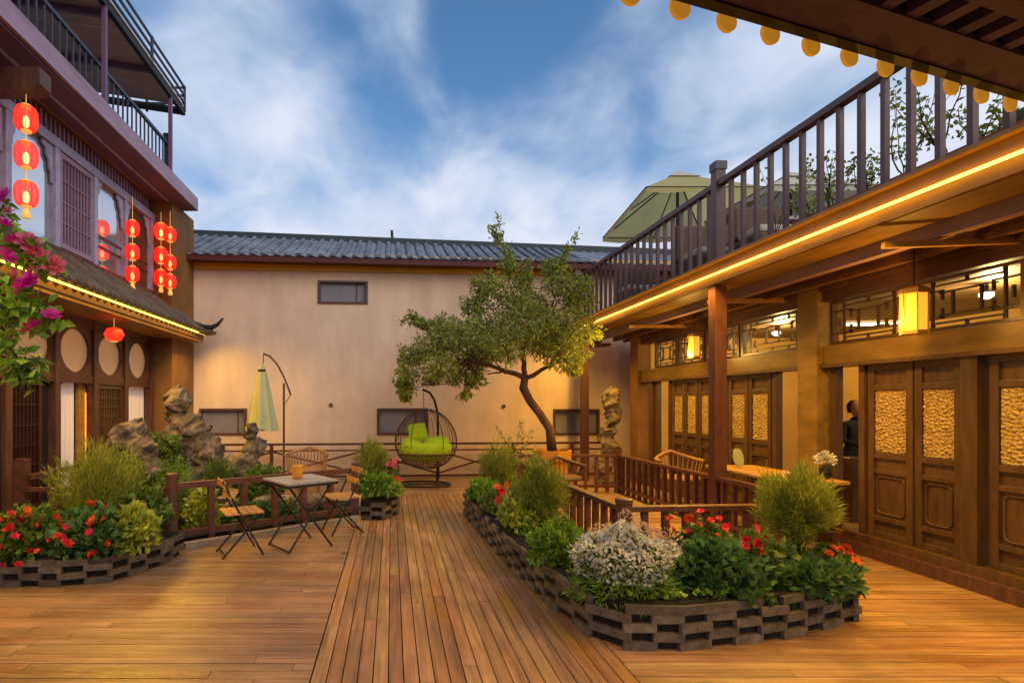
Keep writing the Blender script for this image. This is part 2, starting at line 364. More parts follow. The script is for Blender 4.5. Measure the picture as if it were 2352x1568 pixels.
# ------------------------------------------------------------------ back building
TH = .075
def bw(x): return 11.85+TH*x           # the back wall's front face
def ww(x, off=0): return Vector((x, bw(x)+off, 0))
back = thing('plastered_building', 'pink plastered building with small windows and a grey tiled roof closing the far end', 'building', (0, 12, 0))
def wallbox(mb, x0, x1, z0, z1, o0, o1):
    n = len(mb.v)
    for x in (x0, x1):
        for o_ in (o0, o1):
            for z in (z0, z1): mb.v.append((x, bw(x)+o_, z))
    mb.f += [tuple(n+i for i in t) for t in ((0, 1, 3, 2), (4, 6, 7, 5), (0, 4, 5, 1), (2, 3, 7, 6), (0, 2, 6, 4), (1, 5, 7, 3))]
wins = [(-1.56, -.55, 3.78, 4.19), (-4.05, -3.12, .96, 1.44), (-.29, .76, .95, 1.44), (3.62, 4.62, .93, 1.42)]
mb = MB()
xs = sorted({-5.2, 9.0}|{w_[0] for w_ in wins}|{w_[1] for w_ in wins})
for a, b in zip(xs, xs[1:]):
    cuts = [w_ for w_ in wins if w_[0] <= a+1e-6 and w_[1] >= b-1e-6]; z = 0
    for c in cuts: wallbox(mb, a, b, z, c[2], 0, .3); z = c[3]
    wallbox(mb, a, b, z, 4.42, 0, .3)
mb.build('wall', m_plaster, back)
mb = MB(); wallbox(mb, -5.2, 9, 4.43, 4.8, -.012, .3); mb.build('painted_glow_band', m_band, back)  # strip below the eave coloured to look lit from above
for (x0, x1, z0, z1) in wins:
    mb = MB(); wallbox(mb, x0, x1, z0, z1, .075, .09); wn = mb.build('window', m_mesh, back)
    mb = MB()
    for a in ((x0-.03, x1+.03, z1, z1+.045), (x0-.03, x1+.03, z0-.04, z0), (x0-.03, x0+.02, z0, z1), (x1-.02, x1+.03, z0, z1)): wallbox(mb, *a, -.03, .072)
    wallbox(mb, (x0+x1)/2+.28, (x0+x1)/2+.30, z0, z1, .05, .07)
    mb.build('window_frame', m_wood, wn)
# roof
def roofp(x, t, up=0):                 # t 0 eave .. 1 ridge
    ze = 4.63-.004*x; zr = 5.62-.018*x
    return Vector((x, bw(x)-.42+t*2.3, ze+(zr-ze)*(t**1.12)+up))
mb = MB(); nx = 90
base_n = []
xs = np.linspace(-4.9, 8.4, 240)
for t in (0, .3, .6, 1):
    for i, x in enumerate(xs): mb.v.append(tuple(roofp(x, t, .018*math.cos(2*math.pi*(x/.235)))))
for a in range(3):
    for i in range(len(xs)-1):
        k0 = a*len(xs)+i; mb.f.append((k0, k0+1, k0+1+len(xs), k0+len(xs)))
rf = mb.build('roof', m_tile, back)
mb = MB()
for x in (-5, 8.4): pass
n0 = len(mb.v)
mb.bar(roofp(-5.2, 0, -.06)+Vector((0, .03, 0)), roofp(8.4, 0, -.06)+Vector((0, .03, 0)), .03, .11)
mb.build('eave_board', M('dark_red_board', (.09, .012, .012), .6), back)
mb = MB(); mb.v += [tuple(roofp(-5.2, .03, -.07)), tuple(roofp(8.4, .03, -.07)), tuple(roofp(8.4, .3, -.35)), tuple(roofp(-5.2, .3, -.35))]; mb.f.append((0, 1, 2, 3)); mb.build('soffit', m_wood, back)
mb = MB().bar(roofp(-4.9, 1, .04), roofp(8.4, 1, .04), .16, .16); mb.build('ridge', M('dark_ridge', (.03, .05, .06), .6), rf)
tl = MB()
for j in range(7):
    a = math.pi*j/6
    tl.v += [(math.cos(a)*.06, 0, math.sin(a)*.045), (math.cos(a)*.052, .40, math.sin(a)*.04)]
for j in range(6): tl.f.append((2*j, 2*j+1, 2*j+3, 2*j+2))
tl.f.append(tuple(2*j for j in range(7)))
tme = bpy.data.meshes.new('tile'); tme.from_pydata(tl.v, [], tl.f); tme.materials.append(m_tile)
i = 0; x = -4.78
while x < 7.2:
    nt_ = 7 if x < 4.6 else 0
    for k in range(nt_):
        t0 = k/7; p = roofp(x, t0); q = roofp(x, min(1, t0+.15)); d = q-p
        o = link('tile', tme, rf); o.location = p+Vector((0, 0, .02+rnd.uniform(-.004, .004)))-ori(rf)
        o.rotation_euler = (math.atan2(d.z, d.y), 0, rnd.uniform(-.02, .02)); o.scale = (1, d.length/.40*1.06, 1)
    x += .235
tag(MB().tube([(.03, 13.9, 5.4), (.0, 13.9, 6.0)], .035, 8).build('vent_pipe', m_iron), 'short black vent pipe standing on the ridge of the grey tiled roof', 'pipe')

# ------------------------------------------------------------------ left house
FX = -4.6
lh = thing('two_storey_house', 'dark timber house with red lanterns, lattice windows and a roof terrace on the left side', 'house', (-5.5, 7, 0))
PY = [4.4, 5.45, 6.45, 7.40, 8.36, 9.32, 10.32]
for y in PY: piece('post', m_wood, lh, (FX, y, 1.42), (.13, .12, 2.84))
for y in PY: piece('post', m_frame, lh, (FX+.002, y, 4.33), (.12, .1, 1.46))
MB().box((-8, 2, 0), (FX-.16, 11.6, 5.45)).build('house_core', m_inside, lh)
# rails of the ground floor
piece('beam', m_woodh, lh, (FX, 7.1, 2.79), (.11, 6.6, .16)); piece('beam', m_woodh, lh, (FX, 7.1, 1.95), (.10, 6.6, .12)); piece('beam', m_woodh, lh, (FX, 7.1, .12), (.14, 6.6, .24))
for a, b in zip(PY, PY[1:]):
    c = (a+b)/2; hw = (b-a)/2-.05; rr = hw-.06 if hw < .45 else .35
    # round window board: outer rectangle with a round hole
    mb = MB(); k = 28; n0 = 0
    for xo in (FX-.02, FX+.03):
        for j in range(k):
            an = 2*math.pi*j/k; ca, sa = math.cos(an), math.sin(an)
            t = min(hw/max(abs(ca), 1e-6), .355/max(abs(sa), 1e-6)); mb.v.append((xo, c+ca*t, 2.36+sa*t))
        for j in range(k):
            an = 2*math.pi*j/k; mb.v.append((xo, c+math.cos(an)*(rr), 2.36+math.sin(an)*.315))
    for j in range(k):
        j2 = (j+1) % k
        mb.f += [(j, j2, k+j2, k+j), (2*k+j, 3*k+j, 3*k+j2, 2*k+j2), (k+j, k+j2, 3*k+j2, 3*k+j)]
    wn = mb.build('round_window', m_wood, lh)
    MB().box((FX-.07, c-hw, 2.0), (FX-.05, c+hw, 2.71)).build('pane', m_paper, wn)
# ground floor bays below: lattice door leaves and curtained openings
def lattice(x, y0, y1, z0, z1, nv, nh, mat, parent, name='lattice', dense=True, fr=.05):
    mb = MB(); t = .02
    mb.box((x-.02, y0, z0), (x+.02, y0+fr, z1)).box((x-.02, y1-fr, z0), (x+.02, y1, z1)).box((x-.021, y0+fr, z0), (x+.021, y1-fr, z0+fr)).box((x-.021, y0+fr, z1-fr), (x+.021, y1-fr, z1))
    fm = mb.build(name, mat, parent); mb = MB()
    for i in range(1, nv+1):
        y = y0+fr+(y1-y0-2*fr)*i/(nv+1); mb.box((x-.009, y-.007, z0+fr), (x+.009, y+.007, z1-fr))
    for i in range(1, nh+1):
        z = z0+fr+(z1-z0-2*fr)*i/(nh+1); mb.box((x-.007, y0+fr, z-.007), (x+.007, y1-fr, z+.007))
    g_ = mb.build('lattice_bars', mat, fm); return fm
def curtain(y0, y1, z0, z1, mat=m_curtain, x=FX-.08):
    mb = MB(); n_ = 26; pts = [(x+.018*math.sin(i*1.35)+.006*math.sin(i*3.1), y0+(y1-y0)*i/n_) for i in range(n_+1)]
    for z in (z0, z1):
        for p in pts: mb.v.append((p[0], p[1], z))
    for i in range(n_): mb.f.append((i, i+1, i+1+n_+1, i+n_+1))
    return mb.build('curtain', mat, lh, smooth=True)
m_darkdoor = M('oxblood_lattice_wood', (.05, .012, .012), .4, .2)
d_ = lattice(FX, 6.53, 7.12, .26, 1.88, 6, 5, m_darkdoor, lh, 'lattice_door')
MB().box((FX-.05, 6.5, .25), (FX-.03, 7.32, 1.88)).build('back_board', m_iron, lh)
curtain(7.47, 8.0, .25, 1.9); piece('lit_strip', m_gold, lh, (FX-.05, 8.13, 1.07), (.05, .18, 1.64)); piece('lit_strip', m_lamp, lh, (FX-.03, 8.21, 1.0), (.03, .02, 1.5))
d_ = lattice(FX, 8.43, 9.25, .9, 1.88, 9, 5, m_doorwood, lh, 'lattice_door'); MB().box((FX-.05, 8.42, .25), (FX-.025, 9.25, 1.88)).build('back_board', m_doorwood, lh)
piece('door_panel', m_doorwood, lh, (FX, 8.84, .57), (.04, .8, .62)); piece('door_panel', m_doorwood, lh, (FX+.01, 8.84, .57), (.04, .6, .42))
curtain(9.40, 10.26, .25, 1.9)
d_ = lattice(FX, 5.52, 6.38, .26, 1.88, 7, 5, m_darkdoor, lh, 'lattice_door'); MB().box((FX-.05, 4.42, .25), (FX-.03, 6.4, 1.88)).build('back_board', m_iron, lh)
for a, b in ((7.46, 8.30), (9.38, 10.26)):                # curved corner brackets
    for s_, y in ((1, a), (-1, b)):
        poly = [(y, 1.89), (y, 1.55)] + [(y+s_*(.16*(1-math.cos(t))), 1.89-.34*(1-math.sin(t))) for t in np.linspace(0, math.pi/2, 6)][1:]
        MB().prism(poly, FX-.03, FX+.02, 'YZ').build('corner_bracket', m_wood, lh)
# upper floor
for z, hh, m_ in ((5.13, .13, m_frame), (3.66, .12, m_wood)): piece('beam', m_, lh, (FX+.01, 7.1, z), (.12, 6.6, hh))
piece('frieze_board', m_woodh, lh, (FX-.03, 7.1, 5.33), (.04, 6.6, .26))
for i in range(60):
    y = 4.5+i*.1
    if y < 10.3: piece('frieze_slat', m_fascia, lh, (FX+.015, y, 5.32), (.03, .035, .24))
for i, (a, b) in enumerate(zip(PY, PY[1:])):
    a += .06; b -= .06
    if i == 3:
        sh = lattice(FX+.03, a, b, 3.74, 5.05, 8, 3, m_fascia, lh, 'lattice_shutter', fr=.07)
        MB().box((FX, a, 3.73), (FX+.012, b, 5.05)).build('shutter_board', m_soffit, lh)
        for zz in (4.55, 4.25, 3.98): pass
    else:
        wn = MB().box((FX-.03, a, 3.72), (FX-.015, b, 5.06)).build('window', m_glass if i < 5 else m_inside, lh)
        for s_, y in ((.55, a), (-.75, b)):
            mb = MB()
            poly = [(y, 5.06), (y, 4.55), (y+s_*.03, 4.55), (y+s_*.05, 4.68), (y+s_*.09, 4.72), (y+s_*.1, 4.82), (y+s_*.17, 4.88), (y+s_*.19, 4.97), (y+s_*.28, 5.0), (y+s_*.3, 5.06)]
            mb.prism(poly, FX, FX+.03, 'YZ'); mb.build('carved_bracket', m_frame, wn)
        if i >= 4: MB().box((FX-.02, a, 4.2), (FX+.0, b, 4.24)).box((FX-.02, a, 4.05), (FX+.0, b, 4.08)).build('glazing_bar', m_wood, wn)
piece('end_panel', m_woodh, lh, (FX+.01, 10.36, 4.4), (.02, .02, 1.4))
# end pier (masonry wing at the far corner)
MB().box((FX-.5, 10.40, 0), (-4.20, 11.56, 2.86)).build('corner_pier', m_ochrepier, lh)
MB().box((FX-.5, 10.40, 3.05), (-4.20, 11.54, 5.46)).build('corner_pier', m_ochrepier, lh)
# terrace slab, fascia, soffit
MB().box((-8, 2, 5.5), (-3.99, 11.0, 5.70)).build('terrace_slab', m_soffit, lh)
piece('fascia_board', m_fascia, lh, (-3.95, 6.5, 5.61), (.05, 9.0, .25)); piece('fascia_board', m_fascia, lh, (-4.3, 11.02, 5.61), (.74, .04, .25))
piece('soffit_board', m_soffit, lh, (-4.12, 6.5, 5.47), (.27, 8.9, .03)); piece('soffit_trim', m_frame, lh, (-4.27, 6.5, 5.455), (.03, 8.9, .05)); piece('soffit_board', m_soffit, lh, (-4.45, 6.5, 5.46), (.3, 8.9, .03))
piece('cable_trim', m_gold, lh, (-4.49, 6.8, 5.435), (.015, 6, .015))
MB().prism([(-4.6, 5.0), (-3.9, 5.0), (-3.82, 5.06), (-3.82, 5.24), (-4.6, 5.24)], 5.9, 6.1).build('bracket_beam', m_wood, lh)
# pent roof with tiles
pr = MB(); PZ0, PZ1, PX0, PX1 = 3.00, 3.56, -3.83, -4.52
pr.prism([(PX0, PZ0), (PX0, PZ0+.05), (PX1, PZ1+.03), (PX1, PZ1-.05)], 1.4, 11.25).build('roof', m_woodh, lh)
prf = [k for k in kids(lh) if k.name.startswith('roof')][0]
MB().box((PX1-.06, 1.4, 2.84), (PX0-.06, 11.2, 2.88)).build('soffit', m_gold, lh)
MB().box((PX0-.075, 1.4, 2.89), (PX0-.045, 11.2, 3.0)).build('eave_board', m_gold, lh)
tl = MB()
for j in range(7):
    a = math.pi*j/6; tl.v += [(-math.cos(a)*.05*0+0, math.cos(a)*.05, math.sin(a)*.045), (-.32, math.cos(a)*.044, math.sin(a)*.04)]
for j in range(6): tl.f.append((2*j, 2*j+1, 2*j+3, 2*j+2))
tl.f.append(tuple(2*j for j in range(7)))
t2 = bpy.data.meshes.new('tile'); t2.from_pydata(tl.v, [], tl.f); t2.materials.append(m_tilew)
ang = math.atan2(PZ1-PZ0, PX0-PX1); y = 4.2
while y < 11.2:
    for k in range(3):
        t = k/3; o = link('tile', t2, prf); o.location = Vector((PX0+(PX1-PX0)*t+.03, y+rnd.uniform(-.006, .006), PZ0+(PZ1-PZ0)*t+.05))-ori(prf); o.rotation_euler = (0, ang, 0)
    o = link('drip_tile', t2, prf); o.location = Vector((PX0+.03, y+.09, PZ0+.045))-ori(prf); o.rotation_euler = (R(180), -ang, 0); o.scale = (.5, .9, .9)
    y += .18
crv = [Vector((-4.45, 11.0, 3.36)), Vector((-4.1, 11.05, 3.23)), Vector((-3.85, 11.08, 3.14)), Vector((-3.68, 11.1, 3.13)), Vector((-3.56, 11.12, 3.2)), Vector((-3.45, 11.13, 3.33))]
MB().tube(crv, [.06, .065, .06, .055, .04, .02], 8).build('upturned_ridge', m_iron, prf, smooth=True)
MB().prism([(-3.83, 2.97), (-3.62, 3.0), (-3.6, 3.05), (-3.83, 3.06)], 10.7, 11.2).build('corner_eave', m_tilew, prf)
for (x, z) in ((760, 930), (1163, 933)):
    c = at(x, z, 11.75); tag(MB().tube([(c.x, bw(c.x)-.025, c.z), (c.x, bw(c.x)+.05, c.z)], .045, 12).build('wall_vent', m_tilew), 'small round vent on the pink wall '+('between the left and middle low windows' if x < 900 else 'between the egg chair and the tree trunk'), 'vent', 'round vents on the pink wall')
# terrace railing on the left
rl = thing('terrace_railing', 'dark iron railing with small upright bars along the left roof terrace', 'railing', (-4.25, 7, 5.7))
piece('handrail', m_steel, rl, (-4.25, 6.2, 6.5), (.05, 8.2, .05)); piece('bottom_rail', m_steel, rl, (-4.25, 6.2, 5.78), (.03, 8.2, .03))
y = 2.6
while y < 10.25:
    piece('baluster', m_steel, rl, (-4.25, y, 6.13), (.022, .022, .72)); y += .15
piece('post', m_steel, rl, (-4.25, 10.32, 6.16), (.1, .1, .95)); piece('post_cap', m_steel, rl, (-4.25, 10.32, 6.66), (.13, .13, .05))
# canopy over the terrace
cp = thing('sheet_metal_canopy', 'olive sheet metal canopy on thin purple poles above the left roof terrace', 'canopy', (-5.5, 7, 5.7))
m_pole = M('plum_steel', (.17, .09, .17), .4, .1, bump=0)
for y in (3.6, 7.86, 10.2): piece('pole', m_pole, cp, (-4.15, y, 6.53), (.06, .06, 1.7))
slope = .15
def cz(x): return 7.38+(-4.15-x)*slope
def cbar(x0, y0, x1, y1, wd, ht, m_=m_iron, up=0, nm='beam'): return pbar(nm, m_, cp, (x0, y0, cz(x0)+up), (x1, y1, cz(x1)+up), wd, ht)
cbar(-4.15, 1.5, -4.15, 10.85, .07, .12)
for y in (10.8,): cbar(-8, y, -4.15, y, .07, .12)
for y in (2.6, 4.0, 5.4, 6.8, 8.15, 9.5): cbar(-8, y, -4.2, y, .06, .09, m_pole, .01)
y = 1.6
while y < 10.3:
    pbar('roof_panel', m_canopy, cp, (-8, y+.35, cz(-8)+.08), (-4.1, y+.35, cz(-4.1)+.08), .69, .02); y += .7
for z in (7.55, 7.70, 7.86): piece('parapet_rail', m_steel, cp, (-4.12, 6.2, z), (.035, 9.25, .035)); piece('parapet_rail', m_steel, cp, (-4.5, 10.82, z), (.75, .035, .035))
piece('parapet_board', m_frame, cp, (-4.2, 6.2, 7.47), (.02, 9.2, .1))
for y in (5.0, 7.9, 9.35, 10.82): piece('parapet_post', m_steel, cp, (-4.12, y, 7.64), (.04, .04, .5))
piece('parapet_post', m_steel, cp, (-4.87, 10.82, 7.64), (.04, .04, .5))

# LED strip left
def led(name, label, p, q, up, gr='glowing strip lights along the eaves'):
    o = thing(name, label, 'strip light', tuple((Vector(p)+Vector(q))/2), gr)
    MB().tube([p, q], .013, 8).build('light_tube', m_led, o)
    return o
led('led_strip', 'glowing golden strip light under the small tiled eave of the left house', (PX0+.02, 1.5, 2.985), (PX0+.02, 11.15, 2.985), 0)
area('eave_led_left', (PX0+.05, 6.3, 2.94), .05, 9.6, 140, (.4, 0, -1), 152)

# ------------------------------------------------------------------ lanterns
m_core = E('lantern_bulb', (1.0, .42, .12), 7)
for m_ in (m_red, m_redglow): m_.node_tree.nodes['Principled BSDF'].inputs['Alpha'].default_value = .62 if m_ is m_redglow else .78
def lantern_body(o, z, r, mat=m_red):
    prof = [(r*.42, -.5), (r*.75, -.46), (r*.95, -.28), (r, 0), (r*.95, .28), (r*.75, .46), (r*.42, .5)]
    mb = MB(); mb.lathe([(a, b*r*2.25) for a, b in prof], (0, 0, z), 20); b = mb.build('lantern', mat, o, smooth=True)
    MB().lathe([(.008, -.07), (r*.22, -.05), (r*.26, 0), (r*.2, .04), (.008, .06)], (0, 0, z-r*.25), 12).build('bulb', m_core, b, True)
    mr = MB()
    for j in range(12):
        a = 2*math.pi*j/12; mr.tube([(math.cos(a)*p*1.01, math.sin(a)*p*1.01, z+q*r*2.25) for p, q in prof], .003, 4)
    mr.build('rib', m_darkred, b)
    for s_ in (-1, 1): MB().lathe([(r*.45, -.012), (r*.45, .012)], (0, 0, z+s_*r*1.16), 14).build('cap', m_goldtrim, b)
m_darkred = M('dark_red_rib', (.4, .01, .01), .5, emis=(.6, .01, .01), es=.5)
def lantern_string(label, loc, zs, r, top, group, mats):
    o = thing('lantern_string', label, 'lanterns', (0, 0, 0), group)
    for z, m_ in zip(zs, mats): lantern_body(o, z, r, m_)
    MB().tube([(0, 0, zs[-1]-r), (0, 0, top)], .005, 5).build('cord', m_goldtrim, o)
    MB().lathe([(.02, 0), (.045, -.10), (.04, -.13)], (0, 0, zs[-1]-r*1.15), 10).build('tassel', m_goldtrim, o)
    o.location = loc; WO[o.name] = Vector(loc); return o
G = 'red lantern strings on the left house'
p = at(60, 275, 6.0)
lantern_string('large bright string of three red lanterns nearest the viewer on the left house', (p.x, 6.0, 0), (4.73, 4.33, 3.90), .118, 5.02, G, (m_redglow,)*3)
lantern_string('string of three red lanterns hanging before the window beyond the lattice shutter', (-4.36, 9.15, 0), (4.53, 4.13, 3.76), .11, 5.06, G, (m_red,)*3)
lantern_string('string of three red lanterns second from the far corner of the left house', (-4.36, 10.28, 0), (4.84, 4.38, 3.96), .125, 5.2, G, (m_redglow, m_red, m_red))
lantern_string('string of three red lanterns at the far corner pier of the left house', (-4.17, 10.24, 0), (4.76, 4.24, 3.88), .11, 5.2, G, (m_red,)*3)
o = thing('round_lantern', 'single small round red lantern under the tiled eave of the left house', 'lantern', (0, 0, 0))
mb = MB(); mb.lathe([(.04, -.1), (.1, -.08), (.14, 0), (.1, .08), (.04, .1)], (0, 0, 0), 18); mb.build('lantern', m_redglow, o, True)
MB().tube([(0, 0, .1), (0, 0, .27)], .006, 5).build('cord', m_goldtrim, o); MB().lathe([(.05, -.012), (.05, .0)], (0, 0, -.1), 12).build('cap', m_goldtrim, o)
p = at(262, 768, 8.0); o.location = p

# ------------------------------------------------------------------ right house
RX = 5.1
rh = thing('terrace_house', 'long timber house with carved doors under a balcony terrace on the right side', 'house', (5.2, 6, 0))
DZ = [4.0, 4.39, 4.85, 5.30, 5.82]
# interior room
MB().box((8.6, 1, .0), (8.7, 12, 3.1)).build('interior_wall', m_insidew, rh)
MB().box((RX+.2, 1, .10), (8.6, 12, .14)).build('interior_floor', m_plank_x, rh)
m_ceil = M('ceiling_boards', (.12, .075, .03), .5, .3, 3, (4, .7, 4), .1, rand=.15)
for i in range(10): piece('ceiling_plank', m_ceil, rh, (RX+.35+i*.34, 6.5, 2.92-.0*i), (.33, 11, .03))
MB().box((RX-.1, 11.0, .0), (8.6, 11.3, 3.0)).build('end_wall', m_insidew, rh)
# threshold and base
piece('threshold', m_wood, rh, (RX, 6.2, .06), (.34, 9.9, .12)); piece('threshold_beam', m_doorwood, rh, (RX-.02, 6.2, .16), (.2, 9.8, .09))
# big columns on the door line
for y0, y1 in ((6.34, 6.64), (10.95, 11.3)):
    piece('column', m_ochrepier if y0 > 10 else m_darkgold, rh, (RX-.02, (y0+y1)/2, 1.56), (.26, y1-y0, 3.1))
for y in (4.73, 10.55): piece('column', m_doorwood, rh, (RX-.01, y, 1.12), (.16, .14, 1.85))
# lintel and transom
piece('lintel', m_darkgold, rh, (RX, 8.8, 2.15), (.16, 4.28, .21)); piece('lintel', m_darkgold, rh, (RX, 3.9, 2.15), (.16, 4.86, .21)); piece('lintel_trim', m_doorwood, rh, (RX-.02, 6.2, 2.025), (.2, 9.5, .04))
piece('top_beam', m_woodh, rh, (RX, 6.2, 2.83), (.18, 9.8, .12))
def transom(y0, y1):
    z0, z1 = 2.27, 2.76
    mb = MB(); x = RX; mb.box((x-.03, y0, z0), (x+.03, y0+.04, z1)).box((x-.03, y1-.04, z0), (x+.03, y1, z1)).box((x-.029, y0+.04, z0), (x+.029, y1-.04, z0+.03)).box((x-.029, y0+.04, z1-.03), (x+.029, y1-.04, z1))
    tr = mb.build('transom', m_doorwood, rh)
    def s_(a, b, c, d): MB().box((x-.012, min(a, c)-.008, min(b, d)-.008), (x+.012, max(a, c)+.008, max(b, d)+.008)).build('fret_bar', m_doorwood, tr)
    for y, s in ((y0+.04, 1), (y1-.04, -1)):
        s_(y+s*.13, z0+.03, y+s*.13, z1-.03); s_(y, z0+.12, y+s*.22, z0+.12); s_(y, z1-.12, y+s*.22, z1-.12); s_(y+s*.22, z0+.12, y+s*.22, z0+.2); s_(y+s*.22, z1-.12, y+s*.22, z1-.2); s_(y+s*.07, z0+.2, y+s*.07, z1-.2)
    ym = (y0+y1)/2
    s_(y0+.2, z0+.07, y1-.2, z0+.07); s_(y0+.2, z1-.07, y1-.2, z1-.07)
    for q in (-.3, 0, .3): s_(ym+q, z0+.03, ym+q, z0+.07); s_(ym+q, z1-.07, ym+q, z1-.03)
    s_(y0+.24, z0+.14, y1-.24, z0+.14); s_(y0+.24, z1-.14, y1-.24, z1-.14); s_(ym-.12, z0+.14, ym-.12, z1-.14); s_(ym+.12, z0+.14, ym+.12, z1-.14)
for a, b in ((1.5, 2.9), (2.95, 4.3), (4.35, 5.3), (5.35, 6.3), (6.68, 7.9), (7.95, 8.8), (8.85, 9.65), (9.7, 10.5)): transom(a, b)
# door leaves with carved panels
def carved_mesh(wd, ht):
    nx, nz = 34, 92; me = bpy.data.meshes.new('carved_panel'); V = []; Fc = []
    for i in range(nx+1):
        for j in range(nz+1):
            y = wd*(i/nx-.5); z = ht*(j/nz-.5); e = min(i, nx-i, j, nz-j)
            p = Vector((y*9, z*9, 3.3)); h = .7*mnoise.noise(p*1.4)+.5*mnoise.noise(p*3.1)+.8*math.sin(y*84+1.6*math.sin(z*24))*math.sin(z*70+1.6*math.sin(y*25))
            V.append((-(.012*abs(h)+.006 if e else 0), y, z))
    for i in range(nx):
        for j in range(nz): a = i*(nz+1)+j; Fc.append((a, a+1, a+nz+2, a+nz+1))
    me.from_pydata(V, [], Fc); me.materials.append(m_carved); return me
CM = carved_mesh(1, 1)
CM = carved_mesh(.30, .82)
def door(y0, y1, z0=.205, z1=2.0, x=RX):
    w_ = y1-y0; st = .07; zz = [z0, z0+.06, z0+.17, z0+.22, z0+.66, z0+.71, z0+.82, z0+.88, z1-.27, z1-.21, z1-.06, z1]
    mb = MB(); mb.box((x-.03, y0, z0), (x+.03, y0+st, z1)).box((x-.03, y1-st, z0), (x+.03, y1, z1))
    for a, b in ((0, 1), (2, 3), (4, 5), (6, 7), (8, 9), (10, 11)): mb.box((x-.028, y0+st, zz[a]), (x+.028, y1-st, zz[b]))
    lf = mb.build('door_leaf', m_doorwood, rh, bevel=.004)
    o = link('carved_panel', CM, lf); o.location = Vector((x-.006, (y0+y1)/2, (zz[7]+zz[8])/2))-ori(lf); o.scale = (1, (w_-2*st)/.30*rnd.choice((-1, 1)), (zz[8]-zz[7])/.82*rnd.choice((-1, 1)))
    for a, b in ((1, 2), (3, 4), (5, 6), (9, 10)):
        q = piece('door_panel', m_doorwood, lf, (x+.005, (y0+y1)/2, (zz[a]+zz[b])/2), (.02, w_-2*st, zz[b]-zz[a]))
    r_ = .05; ya, yb, za, zb = y0+st+.03, y1-st-.03, zz[3]+.03, zz[4]-.03
    pts = []
    for cy, cz_, a0 in ((yb-r_, zb-r_, 0), (ya+r_, zb-r_, 90), (ya+r_, za+r_, 180), (yb-r_, za+r_, 270)):
        for k in range(4): a = R(a0+30*k); pts.append((x-.012, cy+r_*math.cos(a), cz_+r_*math.sin(a)))
    MB().tube(pts, .008, 6, closed=True).build('panel_moulding', m_doorwood, lf)
    return lf
for a, b in ((3.05, 3.55), (3.57, 4.07), (4.09, 4.62), (4.84, 5.28), (5.30, 5.80), (7.28, 7.74), (7.76, 8.2), (8.22, 8.6), (8.62, 9.0), (9.02, 9.42), (9.44, 9.85)): door(a, b)
door(1.9, 2.45); door(2.47, 3.03)
for y in (5.86, 6.24, 6.72, 7.2, 9.92, 10.42): piece('door_post', m_doorwood, rh, (RX, y, 1.11), (.09, .07, 1.8))
# balcony edge: fascia, soffit, ceiling beams
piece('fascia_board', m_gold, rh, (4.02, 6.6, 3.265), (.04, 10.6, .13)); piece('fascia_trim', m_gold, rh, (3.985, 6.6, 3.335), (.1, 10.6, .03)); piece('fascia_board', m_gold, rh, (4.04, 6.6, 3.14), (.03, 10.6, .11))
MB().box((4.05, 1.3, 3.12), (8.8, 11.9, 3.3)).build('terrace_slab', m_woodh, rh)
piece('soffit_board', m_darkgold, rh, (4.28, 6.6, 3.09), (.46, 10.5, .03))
for x, z, wd, hh, m_ in ((4.5, 3.03, .07, .15, m_fascia), (4.62, 3.0, .03, .05, m_gold), (4.78, 2.98, .05, .13, m_wood), (4.9, 2.96, .03, .05, m_gold), (4.99, 2.93, .04, .08, m_wood)): piece('ceiling_beam', m_, rh, (x, 6.5, z), (wd, 10.4, hh))
for i, y in enumerate((7.15, 9.5, 4.6, 2.8)): pbar('tie_beam', m_gold, rh, (4.15, y, 2.93), (5.05, y-.25, 2.9), .05, .05)
# pillars
piece('pillar', m_redwood, rh, (4.10, 6.85, 1.53), (.15, .14, 3.05)); piece('pillar', m_redwood, rh, (4.0, 11.3, 1.53), (.14, .14, 3.05)); piece('pillar_base', m_stone, rh, (4.10, 6.85, .05), (.24, .24, .1))
piece('pillar', m_redwood, rh, (4.1, 1.6, 1.53), (.21, .2, 3.05))
# corner gable bits at the far end
piece('corner_eave', m_tilew, rh, (4.2, 11.75, 2.9), (.5, .5, .04)); piece('corner_eave', m_wood, rh, (4.3, 11.75, 2.84), (.7, .4, .05))
# terrace railing
rr_ = thing('balcony_railing', 'dark wooden balcony railing with square bars above the golden strip light', 'railing', (4.0, 6.6, 3.35))
m_rail2 = M('plum_rail_wood', (.11, .055, .06), .45, .2, 4, (3, 3, 2), .1, rand=.12)
piece('handrail', m_rail2, rr_, (4.0, 6.7, 4.27), (.09, 10.4, .055)); piece('handrail_cap', m_steel, rr_, (4.0, 6.7, 4.305), (.06, 10.4, .02))
y = 1.75; k = 0
while y < 11.8:
    if abs(y-6.67) > .1: piece('baluster', m_rail2, rr_, (4.0, y, 3.8), (.042, .042, .9))
    y += .222
piece('newel_post', m_rail2, rr_, (4.0, 6.67, 3.9), (.115, .115, 1.1)); piece('newel_cap', m_steel, rr_, (4.0, 6.67, 4.49), (.14, .14, .1)); piece('newel_post', m_rail2, rr_, (4.0, 11.75, 3.9), (.12, .12, 1.1))
led('led_strip', 'long glowing golden strip light below the right balcony railing', (3.975, 1.4, 3.185), (3.975, 11.8, 3.185), 0)
area('balcony_led', (3.93, 6.6, 3.10), .05, 10.2, 235, (-.2, 0, -1), 145)
